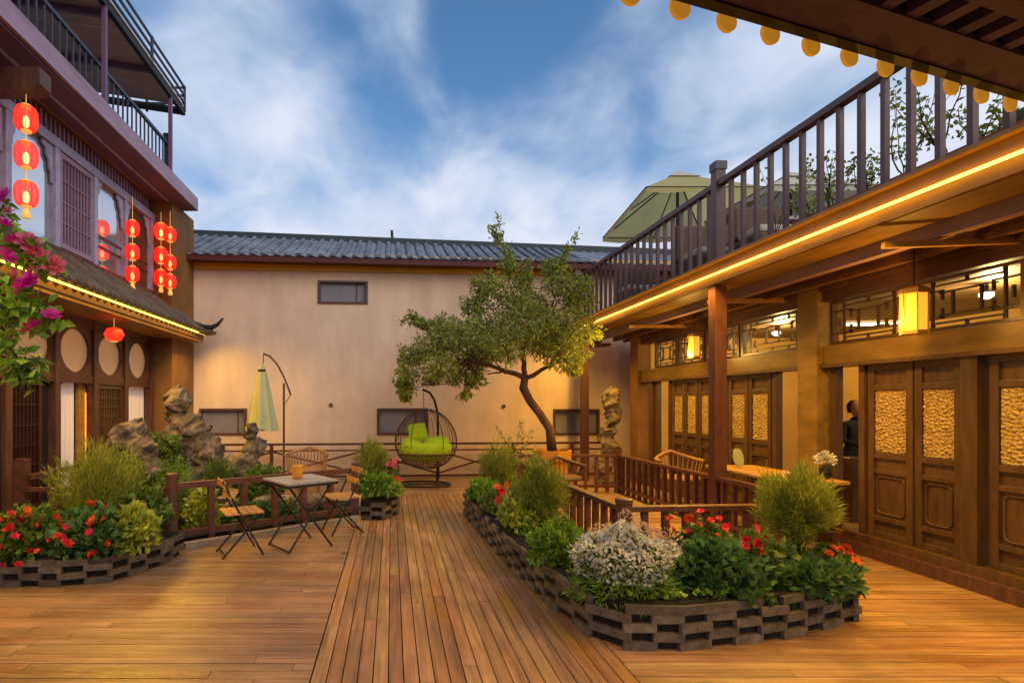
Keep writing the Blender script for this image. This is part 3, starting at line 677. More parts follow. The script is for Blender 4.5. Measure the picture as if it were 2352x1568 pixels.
# interior lamps
tl_ = thing('tube_light', 'white tube light glowing behind the fretwork transom inside the right house', 'lamp', (5.9, 7.1, 2.62))
MB().tube([(5.9, 7.1, 2.62), (6.62, 7.05, 2.62)], .018, 8).build('tube', m_tube, tl_); MB().bar((5.88, 7.1, 2.655), (6.64, 7.05, 2.655), .05, .03).build('fitting', m_cream, tl_)
for y, z in ((5.95, 2.62), (9.2, 2.62)): point('room_lamp', (6.6, y, z), 60, (1, .68, .26), .08)
point('palace_lamp', (4.60, 8.5, 2.36), 22, (1, .58, .12), .05)
G = 'small ceiling lamps inside the right house'
for (x, y, lb) in ((6.5, 9.2, 'small warm ceiling lamp inside the right house seen through the transom right of the pillar'), (6.5, 5.95, 'small warm ceiling lamp inside the right house seen through the near transom')):
    q = MB().lathe([(.03, .0), (.06, .03), (.06, .06)], (x, y, 2.74), 14).build('ceiling_lamp', m_bulb); tag(q, lb, 'lamp', G)
    MB().lathe([(.02, 0), (.02, .1)], (x, y, 2.80), 8).build('stem', m_iron, q)
def palace_lantern(label, loc, s=1.0):
    o = thing('palace_lantern', label, 'lantern', loc, 'orange box lanterns under the right balcony')
    x, y, z = loc
    MB().lathe([(.08*s, -.17*s), (.085*s, .13*s)], loc, 6).build('shade', m_lamp, o)
    mb = MB()
    for j in range(6):
        a = 2*math.pi*j/6; mb.tube([(x+.088*s*math.cos(a), y+.088*s*math.sin(a), z-.2*s), (x+.088*s*math.cos(a), y+.088*s*math.sin(a), z+.16*s)], .007, 4)
    mb.build('frame', m_gold, o)
    MB().lathe([(.105*s, .13*s), (.1*s, .17*s), (.03*s, .2*s)], loc, 6).build('cap', m_gold, o); MB().lathe([(.09*s, -.2*s), (.09*s, -.17*s)], loc, 6).build('base', m_gold, o)
    MB().tube([(x, y, z+.2*s), (x, y, 3.08)], .006, 5).build('cord', m_iron, o)
palace_lantern('large glowing orange box lantern hanging before the near transom of the right house', (4.72, 4.92, 2.44), 1.1)
palace_lantern('glowing orange box lantern hanging just beyond the square pillar of the right house', (4.72, 8.5, 2.5), 1.0)
point('palace_lamp', (4.58, 4.95, 2.36), 22, (1, .5, .08), .05)

# ------------------------------------------------------------------ near roof overhead
nr_t = thing('overhanging_roof', 'dark timber roof overhang with round tile ends across the upper right corner', 'roof', (3, 1, 3.3))
U = Vector((.951, .311, 0)); Vn = Vector((.311, -.951, 0)); E0 = Vector((1.29, 2.3, 3.3)); rz = math.atan2(U.y, U.x)
def nb(name, mat, s0, s1, d0, d1, z0, z1):
    c = E0+U*(s0+s1)/2+Vn*(d0+d1)/2; c.z = (z0+z1)/2
    return piece(name, mat, nr_t, c, (s1-s0, d1-d0, z1-z0), (0, 0, rz))
m_nearwood = M('dark_purple_timber', (.10, .06, .15), .75, .3, 3, (2, 2, 2), .15, rand=.15)
s0, s1 = -4.5, 3.6
nb('fascia_board', m_iron, s0, s1, -.03, .02, 3.3, 3.42); nb('eave_board', m_nearwood, s0, s1, .02, .20, 3.31, 3.34)
nb('roof_deck', m_iron, s0, s1, -.06, 4.5, 3.47, 3.52)
nb('purlin', m_nearwood, s0, s1, .36, .44, 3.29, 3.38); nb('purlin', m_nearwood, s0, s1, .46, .56, 3.25, 3.36); nb('purlin', m_iron, s0, s1, .9, 1.1, 3.2, 3.4)
s = s0+.05
while s < s1:
    nb('rafter', m_nearwood, s, s+.075, .2, .36, 3.32, 3.40); nb('rafter', m_iron, s, s+.07, .58, .9, 3.34, 3.44)
    nb('painted_glint', m_gold, s+.095, s+.135, .25, .30, 3.405, 3.46)  # ochre blocks standing in for glints of lit tile undersides
    s += .175
dm = MB(); dm.lathe([(.002, 0), (.048, 0), (.052, .006), (.052, .02), (.002, .02)], (0, 0, 0), 20)
dme = bpy.data.meshes.new('tile_end'); dme.from_pydata(dm.v, [], dm.f); dme.materials.append(M('painted_glow_tile_end', (.62, .32, .05), .5, .15, 12, bump=.4, emis=(1, .42, .03), es=.25))  # orange strip-light glow on the tile ends put into colour and emission
s = .209-.262*18
while s < s1:
    if s > s0:
        c = E0+U*s+Vn*-.05; c.z = 3.285
        o = link('tile_end', dme, nr_t); o.location = c-ori(nr_t); o.rotation_euler = (R(90), 0, rz)
        
        nb('drip_tile', m_tilew, s-.03, s+.03, -.05, .3, 3.43, 3.46)
    s += .262
c = E0+U*-.2+Vn*1.6
a_ = area('overhang_led', (c.x, c.y, 3.19), 7.0, .05, 40, (0, 0, -1), 150, rotz=rz)

# ------------------------------------------------------------------ brick planters
def planter(label, poly, closed_from, H, loc, nm='brick_planter'):
    """poly: outline, anticlockwise; bricks on the edges, soil inside"""
    o = thing(nm, label, 'planter', loc, 'dark open brickwork planters')
    cx_ = sum(p[0] for p in poly)/len(poly); cy_ = sum(p[1] for p in poly)/len(poly)
    inner = []
    m_ = len(poly)
    P = [Vector((a, b)) for a, b in poly]
    for i in range(m_):
        e1 = (P[i]-P[i-1]).normalized(); e2 = (P[(i+1) % m_]-P[i]).normalized(); n1_ = Vector((-e1.y, e1.x)); n2_ = Vector((-e2.y, e2.x)); b = (n1_+n2_).normalized()
        inner.append(tuple(P[i]+b*.038/max(.4, b.dot(n1_))))
    MB().prism(inner, 0, H-.05, 'XY').build('soil', m_soil, o)
    ch = .058; nc = int(H/ch)
    # walk along the outline
    segs = []
    for i in closed_from: segs.append((P[i], P[(i+1) % m_]))
    col = 0
    for a, b in segs:
        d = b-a; L = d.length; n_ = max(1, round(L/.20)); st = L/n_; u = d/L; nrm = Vector((-u.y, u.x)); an = math.atan2(u.y, u.x)
        for j in range(n_):
            c = a+u*(j+.5)*st+nrm*.019
            for k in range(nc):
                if (k+col) % 2 == 0 or k == nc-1 and rnd.random() < .65:
                    piece('brick', m_slab, o, (c.x+rnd.uniform(-.009, .009), c.y+rnd.uniform(-.009, .009), (k+.5)*ch), (st+.022+rnd.uniform(-.012, .012), .034, ch-.002), (rnd.uniform(-.03, .03), rnd.uniform(-.02, .02), an+rnd.uniform(-.07, .07)))
            col += 1
    return o
RPOLY = [(1.03, 7.9), (1.04, 6.9), (1.12, 5.33), (1.22, 4.4), (1.34, 3.72), (1.52, 3.52), (1.88, 3.5), (2.67, 3.68), (3.42, 3.98), (3.52, 4.3), (3.45, 4.75), (1.88, 4.75), (1.85, 7.9)]
planter('long dark brick planter with white, red and green plants right of the path', RPOLY, range(0, 10), .345, (1.6, 5, 0))
planter('dark brick planter of red begonias at the lower left beside the deck', [(-4.5, 4.8), (-3.4, 4.72), (-2.9, 4.73), (-2.5, 4.86), (-2.25, 5.35), (-2.2, 5.75), (-2.6, 6.0), (-4.5, 6.0)], range(0, 5), .29, (-3.3, 5, 0))
planter('small dark brick planter of leafy plants left of the path by the swing chair', [(-.47, 7.45), (-.1, 7.42), (.1, 7.8), (.12, 8.7), (-.47, 8.7)], range(0, 4), .29, (-.2, 8, 0))

# ------------------------------------------------------------------ plants
def leaf_mesh(name, C, D, L, W, mat, fold=.25):
    n = len(C); D = D/np.linalg.norm(D, axis=1, keepdims=True); r_ = nr.normal(size=(n, 3)); sd_ = np.cross(D, r_); sd_ /= np.linalg.norm(sd_, axis=1, keepdims=True)
    nn = np.cross(sd_, D); L = np.broadcast_to(np.asarray(L, float), (n,))[:, None]; W = np.broadcast_to(np.asarray(W, float), (n,))[:, None]
    V = np.stack([C, C+D*L*.45+sd_*W/2+nn*W*fold, C+D*L, C+D*L*.45-sd_*W/2+nn*W*fold], 1).reshape(-1, 3)
    me = bpy.data.meshes.new(name); me.vertices.add(4*n); me.vertices.foreach_set('co', V.ravel().astype(np.float32))
    i0 = np.arange(n)*4; tri = np.stack([i0, i0+1, i0+2, i0, i0+2, i0+3], 1).reshape(-1)
    me.loops.add(6*n); me.loops.foreach_set('vertex_index', tri.astype(np.int32)); me.polygons.add(2*n)
    me.polygons.foreach_set('loop_start', (np.arange(2*n)*3).astype(np.int32)); me.update(calc_edges=True); me.materials.append(mat)
    return me
def leaves(name, parent, C, D, L, W, mat, fold=.25, stuff=True):
    o0 = ori(parent); C = np.asarray(C, float)-np.array(o0)
    o = link(name, leaf_mesh(name, C, np.asarray(D, float), L, W, mat, fold), parent)
    if stuff: o['kind'] = 'stuff'
    return o
def dirs(n):
    v = nr.normal(size=(n, 3)); return v/np.linalg.norm(v, axis=1, keepdims=True)
def dome_pts(n, c, rx, ry, rz_, lo=-.15, shell=.55):
    v = dirs(n*2); v = v[v[:, 2] > lo][:n]; r = shell+(1-shell)*nr.rand(len(v))**.7
    bump = 1+.16*np.sin(v[:, 0]*7+c[0]*5)*np.sin(v[:, 1]*6+2)+.12*np.sin(v[:, 2]*9+c[1])
    return np.array(c)+v*r[:, None]*bump[:, None]*np.array([rx, ry, rz_]), v
def stems(parent, c, rx, ry, zt, n, r=.004, mat=None, base=None):
    mb = MB(); b = Vector(base or c)
    for i in range(n):
        a = rnd.uniform(0, 6.28); q = rnd.uniform(.2, .8); e = Vector((c[0]+math.cos(a)*rx*q, c[1]+math.sin(a)*ry*q, zt-rnd.uniform(0, .1)))
        mid = (b+e)/2+Vector((math.cos(a)*.02, math.sin(a)*.02, .02)); mb.tube([b+Vector((math.cos(a)*.02, math.sin(a)*.02, 0)), mid, e], [r, r*.8, r*.5], 4)
    return mb.build('stems', mat or m_twig, parent)
def bush(label, x, y, z0, rx, ry, h, mat, n=900, L=.07, W=.045, cat='shrub', nm='leafy_bush', group='shrubs and flowers in the brick planters', lo=-.2):
    o = thing(nm, label, cat, (x, y, z0), group); c = (x, y, z0+h*.35)
    P_, v = dome_pts(n, c, rx, ry, h*.65, lo); D = v*.6+dirs(len(v))*.7+np.array([0, 0, .15])
    leaves('foliage', o, P_, D, L*(.7+.6*nr.rand(len(v))), W*(.7+.6*nr.rand(len(v))), mat)
    stems(o, (x, y, z0), rx*.7, ry*.7, z0+h*.75, 10); return o
def kochia(label, x, y, z0, rx, h, n=6500, mat=l_koch, stem=.12, group='feathery kochia bushes'):
    o = thing('feathery_bush', label, 'bush', (x, y, z0), group); c = np.array([x, y, z0+stem+(h-stem)*.48])
    v = dirs(n); r = .25+.75*nr.rand(n)**.5; top = 1+.12*nr.normal(size=n)*(v[:, 2] > .2); taper = 1-.25*np.clip(-v[:, 2], 0, 1)
    ph = nr.rand(6)*6
    lump = .96+.22*np.sin(v[:, 0]*5+ph[0])*np.sin(v[:, 1]*5+ph[1])+.13*np.sin(v[:, 2]*6+ph[2]+v[:, 0]*4)+.09*np.sin(v[:, 0]*13+ph[3])*np.sin(v[:, 2]*12+ph[4])+.10*(nr.rand(n) > .93)
    P_ = c+v*r[:, None]*np.stack([rx*taper, rx*taper, (h-stem)*.5*top], 1)*lump[:, None]
    D = v*.6+np.array([0, 0, .75])+dirs(n)*.65
    leaves('foliage', o, P_, D, .045+.06*nr.rand(n)**1.5, .006+.005*nr.rand(n), mat, .1); stems(o, (x, y, z0), rx*.8, rx*.8, z0+h*.8, 26, .005)
    return o
def flower_mesh(name, mat, n=6, cup=.35):
    V = []; Fc = []
    for ring, (rad, zz, tw) in enumerate(((1, cup, 0), (.62, cup+.28, .5))):
        for i in range(n):
            a = 2*math.pi*(i+tw)/n; b = math.pi/n*.95; k = len(V)
            for (r_, da, z) in ((0, 0, 0), (.6*rad, -b, zz*.6), (rad, -b*.5, zz), (rad, b*.5, zz), (.6*rad, b, zz*.6)): V.append((r_*math.cos(a+da), r_*math.sin(a+da), z+ring*.08))
            Fc.append((k, k+1, k+2, k+3, k+4))
    me = bpy.data.meshes.new(name); me.from_pydata(V, [], Fc); me.materials.append(mat); return me
FM = {m_.name: flower_mesh('flower', m_) for m_ in (f_red, f_orange, f_mag, f_pink)}
def flowers(parent, pts, mat, r=.035):
    for p in pts:
        o = link('flower', FM[mat.name], parent); o.location = Vector(p)-ori(parent); s_ = r*rnd.uniform(.75, 1.25); o.scale = (s_, s_, s_)
        o.rotation_euler = (rnd.uniform(.2, 1.5), rnd.uniform(-.5, .5), rnd.uniform(-1.2, 1.2))
def fl_pts(n, x, y, z, rx, ry, rz_, front=True):
    out = []
    while len(out) < n:
        v = Vector((rnd.gauss(0, 1), rnd.gauss(0, 1), rnd.gauss(0, 1))).normalized()
        if v.z < -.1 or (front and v.y > .35): continue
        out.append((x+v.x*rx*rnd.uniform(.5, 1.05), y+v.y*ry, z+v.z*rz_*rnd.uniform(.6, 1.08)))
    return out
# right planter
o = bush('rounded mound of white flowers at the front corner of the long brick planter', 1.66, 3.86, .24, .34, .26, .42, l_mid, 2200, .06, .016, 'flowering plant', 'white_flower_mound')
P_, v = dome_pts(2700, (1.66, 3.88, .40), .335, .28, .31, -.05, .93); k_ = P_[:, 2] > .34+.05*nr.normal(size=len(P_)); leaves('petals', o, P_[k_], (v*.35+dirs(len(v))*.9)[k_], .036, .022, p_white)
P_, v = dome_pts(1100, (1.66, 3.87, .31), .33, .28, .13, -.7, .85); leaves('foliage', o, P_, v*.8+dirs(len(v))*.5+np.array([0, 0, -.2]), .08, .014, l_bright)
P_, v = dome_pts(700, (1.78, 4.02, .44), .31, .28, .31, .3, .95); leaves('petals', o, P_, v*.5+dirs(len(v))*.9, .04, .014, p_pinkw)
bush('dark green round-leaved bush between white mound and red flowers', 2.28, 3.88, .22, .31, .26, .40, l_dark, 1700, .06, .055, lo=-.45)
o = bush('tall red geranium in the middle of the long brick planter', 2.78, 4.1, .28, .17, .2, .36, l_mid, 260, .06, .05, 'flowering plant', 'red_flower_plant')
flowers(o, [at(1700, 1278, 3.98), at(1712, 1255, 4.0), at(1738, 1248, 4.0), at(1745, 1270, 4.0), at(1722, 1290, 3.95), at(1735, 1212, 4.2), at(1716, 1240, 4.1), at(1752, 1252, 4.05), at(1760, 1240, 4.1)], f_red, .04); flowers(o, [at(1730, 1325, 3.9), at(1742, 1332, 3.9), at(1733, 1215, 4.1)], f_pink, .045)
o = bush('loose red flowers behind the dark green round-leaved bush', 2.62, 4.6, .28, .25, .12, .3, l_mid, 300, .06, .04, 'flowering plant', 'red_flower_plant')
flowers(o, fl_pts(14, 2.62, 4.6, .5, .3, .12, .22), f_red, .035)
bush('low spreading green plant at the right end of the long brick planter', 2.98, 3.95, .24, .36, .2, .22, l_dark, 1100, .075, .06, lo=-.5)
o = bush('small orange flowered plant on the right corner of the long brick planter', 3.42, 4.25, .27, .16, .14, .2, l_mid, 260, .06, .05, 'flowering plant', 'orange_flower_plant'); flowers(o, fl_pts(8, 3.45, 4.25, .38, .2, .12, .12), f_orange, .035)
kochia('tall feathery green bush at the right end of the long brick planter', 3.26, 4.38, .25, .25, .80, 8000, stem=.24)
bush('bright green leafy bush left of the white flower mound', 1.42, 4.55, .24, .24, .25, .36, l_bright, 1500, .06, .03, lo=-.4)
kochia('tall cone shaped feathery bush halfway along the long brick planter', 1.53, 5.6, .25, .235, .78, 8500, stem=.03)
bush('yellow green leafy plant at the feet of the cone shaped bush', 1.3, 5.65, .3, .17, .3, .3, l_lime, 800, .07, .04)
o = bush('low green plant with orange red flowers near the far end of the long planter', 1.28, 6.5, .28, .2, .3, .26, l_mid, 700, .06, .045, 'flowering plant', 'red_flower_plant'); flowers(o, [at(1142, 1120, 6.3), at(1150, 1128, 6.3), at(1148, 1170, 6.1), at(1152, 1178, 6.1), at(1146, 1150, 6.2), at(1165, 1112, 6.3)], f_orange, .05)
bush('green leafy plant at the far end of the long brick planter', 1.25, 7.3, .28, .22, .3, .28, l_bright, 900, .06, .045)
kochia('round feathery bush at the far end of the long brick planter', 1.5, 7.7, .27, .27, .72, 5500, stem=.08)
def inside(p, poly):
    c = False; j = len(poly)-1
    for i in range(len(poly)):
        (xi, yi), (xj, yj) = poly[i], poly[j]
        if (yi > p[1]) != (yj > p[1]) and p[0] < (xj-xi)*(p[1]-yi)/(yj-yi)+xi: c = not c
        j = i
    return c
gp = []
while len(gp) < 2600:
    q = (rnd.uniform(1.0, 3.55), rnd.uniform(3.5, 7.9))
    if inside(q, RPOLY) and inside((q[0]-.07, q[1]-.07), RPOLY): gp.append((q[0], q[1], .31+rnd.uniform(0, .04)))
gp = np.array(gp); o = link('ground_cover', leaf_mesh('ground_cover', gp, dirs(len(gp))*np.array([1, 1, .5])+np.array([0, 0, .35]), .045+.03*nr.rand(len(gp)), .035, l_bright), None); tag(o, 'low creeping leaves covering the soil of the long brick planter', 'ground cover', kind='stuff')
# left planter
G2 = 'red begonias in the lower left planter'
for (x, y, lb) in ((-3.95, 5.1, 'red begonia at the left picture edge in the lower left planter'), (-3.35, 5.0, 'red begonia with pink red flowers left in the lower left planter'), (-2.75, 5.0, 'red begonia hanging over the bricks in the middle of the left planter')):
    o = bush(lb, x, y, .24, .36, .3, .36, l_dark if x > -3 else l_mid, 1300, .075, .055, 'flowering plant', 'begonia', G2, lo=-.45)
    flowers(o, fl_pts(20, x, y-.02, .38, .36, .33, .27), f_red, .036); flowers(o, fl_pts(10, x+.05, y+.05, .42, .33, .3, .26), f_orange, .036)
    flowers(o, [(x+rnd.uniform(-.3, .3), y-.33, rnd.uniform(.2, .36)) for _ in range(3)], f_red, .036)
kochia('wide feathery yellow green bush behind the begonias in the lower left planter', -3.0, 5.55, .27, .40, .86, 10000, stem=.05)
bush('yellow green leafy plant at the right end of the lower left planter', -2.42, 5.1, .24, .2, .2, .36, l_lime, 560, .09, .05, lo=-.4)
bush('dark leafy plant at the back of the lower left planter', -2.55, 5.6, .27, .25, .2, .4, l_mid, 700, .08, .05)
# small planter
kochia('feathery bush in the small planter left of the swing chair', -.28, 8.45, .25, .26, .78, 5000, stem=.05)
bush('bright green leafy bush at the front of the small planter', -.22, 7.7, .25, .26, .25, .34, l_bright, 1200, .06, .04); bush('yellow green plant at the right corner of the small planter', .05, 7.75, .25, .1, .14, .22, l_lime, 350, .06, .04)
o = bush('pink flowered plant at the back of the small planter', .02, 8.4, .25, .1, .1, .45, l_mid, 200, .05, .04, 'flowering plant', 'pink_flower_plant'); flowers(o, fl_pts(9, 0, 8.35, .62, .12, .1, .12), f_pink, .04); flowers(o, fl_pts(4, .03, 8.3, .42, .1, .1, .1), f_orange, .04)
# pond plants
G3 = 'green plants around the rockery'
bush('green climbing plant covering the front of the tall rock', -3.28, 7.75, .45, .32, .2, .72, l_mid, 1600, .06, .045, 'plant', group=G3, lo=-.9)
kochia('bright green fern at the foot of the tall rock', -2.95, 7.3, .25, .28, .5, 2500, l_bright, .02, G3)
kochia('dark green grassy plant between the tall rock and the right rock', -2.5, 7.9, .25, .28, .55, 2500, l_mid, .02, G3)
bush('pale leafy bush below the right rock of the rockery', -1.85, 7.9, .2, .3, .25, .5, l_mid, 1300, .06, .04, 'plant', group=G3, lo=-.6)
bush('yellow leaves seen behind the first bays of the pond fence', -2.3, 6.6, .05, .2, .2, .5, l_lime, 500, .08, .05, 'plant', group=G3, lo=-.8)
bush('light leafed shrub behind the wide feathery bush', -2.75, 6.7, .1, .2, .2, .78, l_mid, 700, .07, .04, 'plant', group=G3, lo=-.8)
bush('green leafy plant growing over the arching left rock', -3.45, 7.1, .3, .25, .15, .62, l_mid, 900, .06, .045, 'plant', group=G3, lo=-.9)
bush('dark low plants along the foot of the pond fence', -1.7, 7.1, .0, .55, .15, .3, l_dark, 900, .07, .05, 'plant', group=G3, lo=-.3)
tag(MB().prism([(-4.5, 6.05), (-2.5, 6.1), (-.6, 7.5), (-.6, 8.6), (-4.5, 8.9)], -.02, .06, 'XY').build('rock_bed', m_soil), kind='structure')

# tree in the orange pot
tp = Vector((2.8, 9.5, 0))
tree = thing('potted_tree', 'wide crowned small tree with a bent trunk growing from an orange pot', 'tree', (2.8, 9.5, .72))
TY = 9.5
path = [at(1268, 1035, TY), at(1263, 985, TY), at(1240, 950, TY), at(1217, 920, TY), at(1202, 890, TY), at(1206, 868, TY)]
MB().tube(path, [.085, .075, .07, .07, .075, .06], 10).build('trunk', m_bark, tree, smooth=True)
fork = path[-1]
clumps = [(1125, 655, 42, 0), (1185, 690, 52, .2), (1290, 650, 45, -.1), (1330, 690, 40, .1), (1215, 745, 75, -.3), (1300, 750, 62, -.3), (1120, 755, 62, .3), (1060, 770, 55, -.2), (1000, 790, 52, 0), (950, 815, 36, .2), (935, 860, 30, -.1), (932, 895, 22, 0), (1010, 840, 45, -.4), (1075, 830, 50, .3), (1160, 795, 56, -.5), (1245, 790, 48, .4), (1300, 815, 50, -.4), (1345, 770, 34, .2), (1090, 870, 26, 0), (1072, 905, 12, -.1), (1318, 848, 16, .1), (1230, 700, 40, .5), (1090, 700, 36, .3), (1170, 610, 20, 0), (1200, 640, 26, .2), (1265, 610, 24, 0), (1020, 745, 30, .4), (960, 740, 12, 0), (985, 745, 16, 0), (1340, 650, 22, .2), (1255, 765, 45, .7), (1110, 812, 40, .8), (925, 880, 18, .1), (930, 912, 12, .1), (990, 868, 22, .1), (1045, 868, 22, .2)]
br = MB(); lim = MB(); CC = []; DD = []
hub = [at(1250, 850, TY), at(1160, 858, TY), at(1200, 800, TY), at(1290, 800, TY), at(1100, 830, TY-.1), at(1180, 740, TY), at(1270, 720, TY)]
def limb(a, b, r0, r1, mb=lim, wob=.08):
    a = Vector(a); b = Vector(b); pts = []; n_ = 6
    for i in range(n_+1):
        t = i/n_; p = a.lerp(b, t)+Vector((rnd.uniform(-1, 1), rnd.uniform(-1, 1), rnd.uniform(-1, 1)))*wob*(a-b).length*math.sin(math.pi*t)*.5; pts.append(p)
    mb.tube(pts, [r0+(r1-r0)*i/n_ for i in range(n_+1)], 6); return pts
l1 = [fork, at(1225, 862, TY), at(1245, 848, TY), at(1262, 840, TY), at(1275, 818, TY), at(1290, 800, TY)]; lim.tube(l1, [.045, .04, .035, .03, .025, .02], 7)
l2 = [fork, at(1185, 858, TY), at(1160, 852, TY), at(1135, 842, TY-.1), at(1100, 832, TY-.1), at(1050, 825, TY-.1)]; lim.tube(l2, [.05, .045, .04, .035, .028, .02], 7)
limb(fork, hub[2], .05, .035); limb(hub[2], hub[5], .035, .022); limb(hub[2], hub[6], .03, .02); limb(l2[2], at(1120, 860, TY), .02, .012)
for (x, y, r, dy) in clumps:
    Y = TY+dy; c = at(x, y, Y); rm = r*Y/F*.9; h = min(hub, key=lambda q: (q-c).length); limb(h, c, .014, .005, br, .2)
    n_ = int(80+r*r*.27); v = dirs(n_); rr2 = nr.rand(n_)**.45
    C = np.array(c)+v*rr2[:, None]*np.array([rm*1.08, rm*1.0+.08, rm*.82])*(1+.25*np.sin(v[:, :1]*6+x)*np.sin(v[:, 2:3]*5+y))
    CC.append(C); DD.append(v*.5+dirs(n_)*.6+np.array([0, 0, -.35]))
    for _ in range(int(4+r*.25)):
        e = c+Vector(v[rnd.randrange(n_)])*rm*1.12+Vector((0, 0, -.03)); br.tube([c, (c+e)/2+Vector((0, 0, .02)), e], [.005, .004, .002], 4)
sprays = [((1165, 640), (1145, 500)), ((1150, 560), (1128, 522)), ((1168, 640), (1172, 570)), ((1270, 640), (1325, 540)), ((1290, 620), (1300, 575)), ((1060, 760), (915, 735)), ((980, 745), (938, 722)), ((1120, 680), (1085, 640)), ((1300, 700), (1350, 655)), ((1210, 680), (1215, 590)), ((930, 880), (920, 800)), ((1330, 790), (1372, 745)), ((1310, 800), (1320, 865)), ((1085, 860), (1062, 915)), ((940, 880), (935, 915))]
for a, b in sprays:
    p, q = at(*a, TY), at(*b, TY); pts = limb(p, q, .012, .003, br, .1); n_ = 130
    t = nr.rand(n_); C = np.array([p.lerp(q, float(k)) for k in t])+nr.normal(size=(n_, 3))*.035; CC.append(C); DD.append(dirs(n_)+np.array((q-p).normalized())*.9)
lim.build('limbs', m_bark, tree, smooth=True); br.build('branches', m_bark, tree)
CC = np.concatenate(CC); DD = np.concatenate(DD); leaves('crown', tree, CC, DD,   .055+.045*nr.rand(len(CC)), .027+.012*nr.rand(len(CC)), l_tree)
pot = thing('orange_pot', 'large orange glazed pot holding the bent tree behind the low fence', 'pot', (2.8, 9.5, 0))
MB().lathe([(.22, 0), (.28, .25), (.27, .55), (.30, .60), (.34, .62), (.34, .78), (.30, .78), (.29, .70), (.02, .70)], (2.8, 9.5, 0), 8).build('body', m_orangepot, pot)
MB().lathe([(.01, 0), (.28, 0.01), (.01, .02)], (2.8, 9.5, .71), 12).build('soil', m_soil, pot)

# ------------------------------------------------------------------ rocks
def rock(label, blobs, seed, nm='scholar_rock', disp=.10, group='pale weathered rocks of the rockery', loc=None):
    import bmesh
    bm = bmesh.new()
    for (x, y, z, r, sx, sz) in blobs:
        mt = Matrix.Translation((x, y, z)) @ Euler((rnd.uniform(-.4, .4), rnd.uniform(-.4, .4), rnd.uniform(0, 3))).to_matrix().to_4x4() @ Matrix.Diagonal((r*sx, r*sx*.9, r*sz, 1))
        bmesh.ops.create_icosphere(bm, subdivisions=4, radius=1, matrix=mt)
    for v in bm.verts:
        p = v.co*5+Vector((seed, 0, 0)); h = mnoise.noise(p)+.55*mnoise.noise(p*2.2)+.3*mnoise.noise(p*4.7)
        c = mnoise.noise(v.co*3.1+Vector((seed*3, 5, 1)))
        q_ = v.co*17+Vector((seed, 3, 1)); hf = mnoise.noise(q_)+.6*mnoise.noise(q_*2.1)
        v.co += Vector((h, mnoise.noise(p+Vector((9, 9, 9))), h*.6))*disp*1.15 + Vector((hf, mnoise.noise(q_+Vector((4, 4, 4))), hf))*disp*.36
    z0 = min(v.co.z for v in bm.verts); o0 = Vector(loc or (blobs[0][0], blobs[0][1], max(0, z0)))
    bmesh.ops.translate(bm, verts=bm.verts[:], vec=-o0)
    me = bpy.data.meshes.new(nm); bm.to_mesh(me); bm.free(); me.materials.append(m_rock)
    o = link(nm, me, None, o0); WO[o.name] = o0
    m = o.modifiers.new('fuse', 'REMESH'); m.mode = 'VOXEL'; m.voxel_size = .014
    return tag(o, label, 'rock', group)
def chain(pts, r0, r1, sx=1, sz=1.1):
    out = []; n_ = len(pts)
    for i, p in enumerate(pts):
        r = r0+(r1-r0)*i/(n_-1); out.append((p[0]+rnd.uniform(-.03, .03), p[1]+rnd.uniform(-.06, .06), p[2], r*rnd.uniform(.85, 1.2), sx, sz))
    return out
yy = 8.2
rock('tallest pale weathered rock with a rounded top in the rockery', chain([(-3.2, yy, .2), (-3.1, yy, .5), (-3.35, yy, .75), (-2.98, yy, .85), (-3.2, yy, 1.08), (-3.05, yy, 1.2), (-3.26, yy, 1.42), (-3.18, yy, 1.6), (-3.24, yy, 1.72)], .34, .125)+chain([(-2.9, yy-.1, .3), (-2.72, yy, .6), (-2.78, yy, .85), (-2.85, yy, 1.05)], .26, .16), 1.7)
rock('arching rock leaning at the left of the rockery beside the lattice door', chain([(-3.75, 7.4, .1), (-3.78, 7.4, .5), (-3.75, 7.4, .85), (-3.62, 7.4, 1.1), (-3.5, 7.4, 1.18), (-3.4, 7.35, 1.0), (-3.3, 7.3, .8), (-3.22, 7.3, .6), (-3.1, 7.3, .35), (-3.1, 7.3, .1)], .2, .14), 5.1)
rock('pointed rock at the right of the rockery under the closed parasol', chain([(-2.15, 8.2, .1), (-2.1, 8.2, .4), (-2.2, 8.2, .65), (-2.08, 8.2, .9), (-2.12, 8.2, 1.08), (-2.1, 8.2, 1.2)], .24, .09), 8.3)
rock('low dark rocks at the water side behind the pond fence', chain([(-2.1, 7.3, .12), (-1.75, 7.5, .15), (-1.4, 7.7, .12), (-1.1, 7.9, .14)], .17, .14), 2.3)
rock('tall slim golden lit rock beside the far end of the right house', chain([(4.2, 10.6, .1), (4.15, 10.6, .45), (4.25, 10.6, .75), (4.2, 10.6, 1.05), (4.32, 10.6, 1.35), (4.34, 10.6, 1.6), (4.3, 10.6, 1.74)], .2, .13), 4.4, group='single weathered rock by the right house')

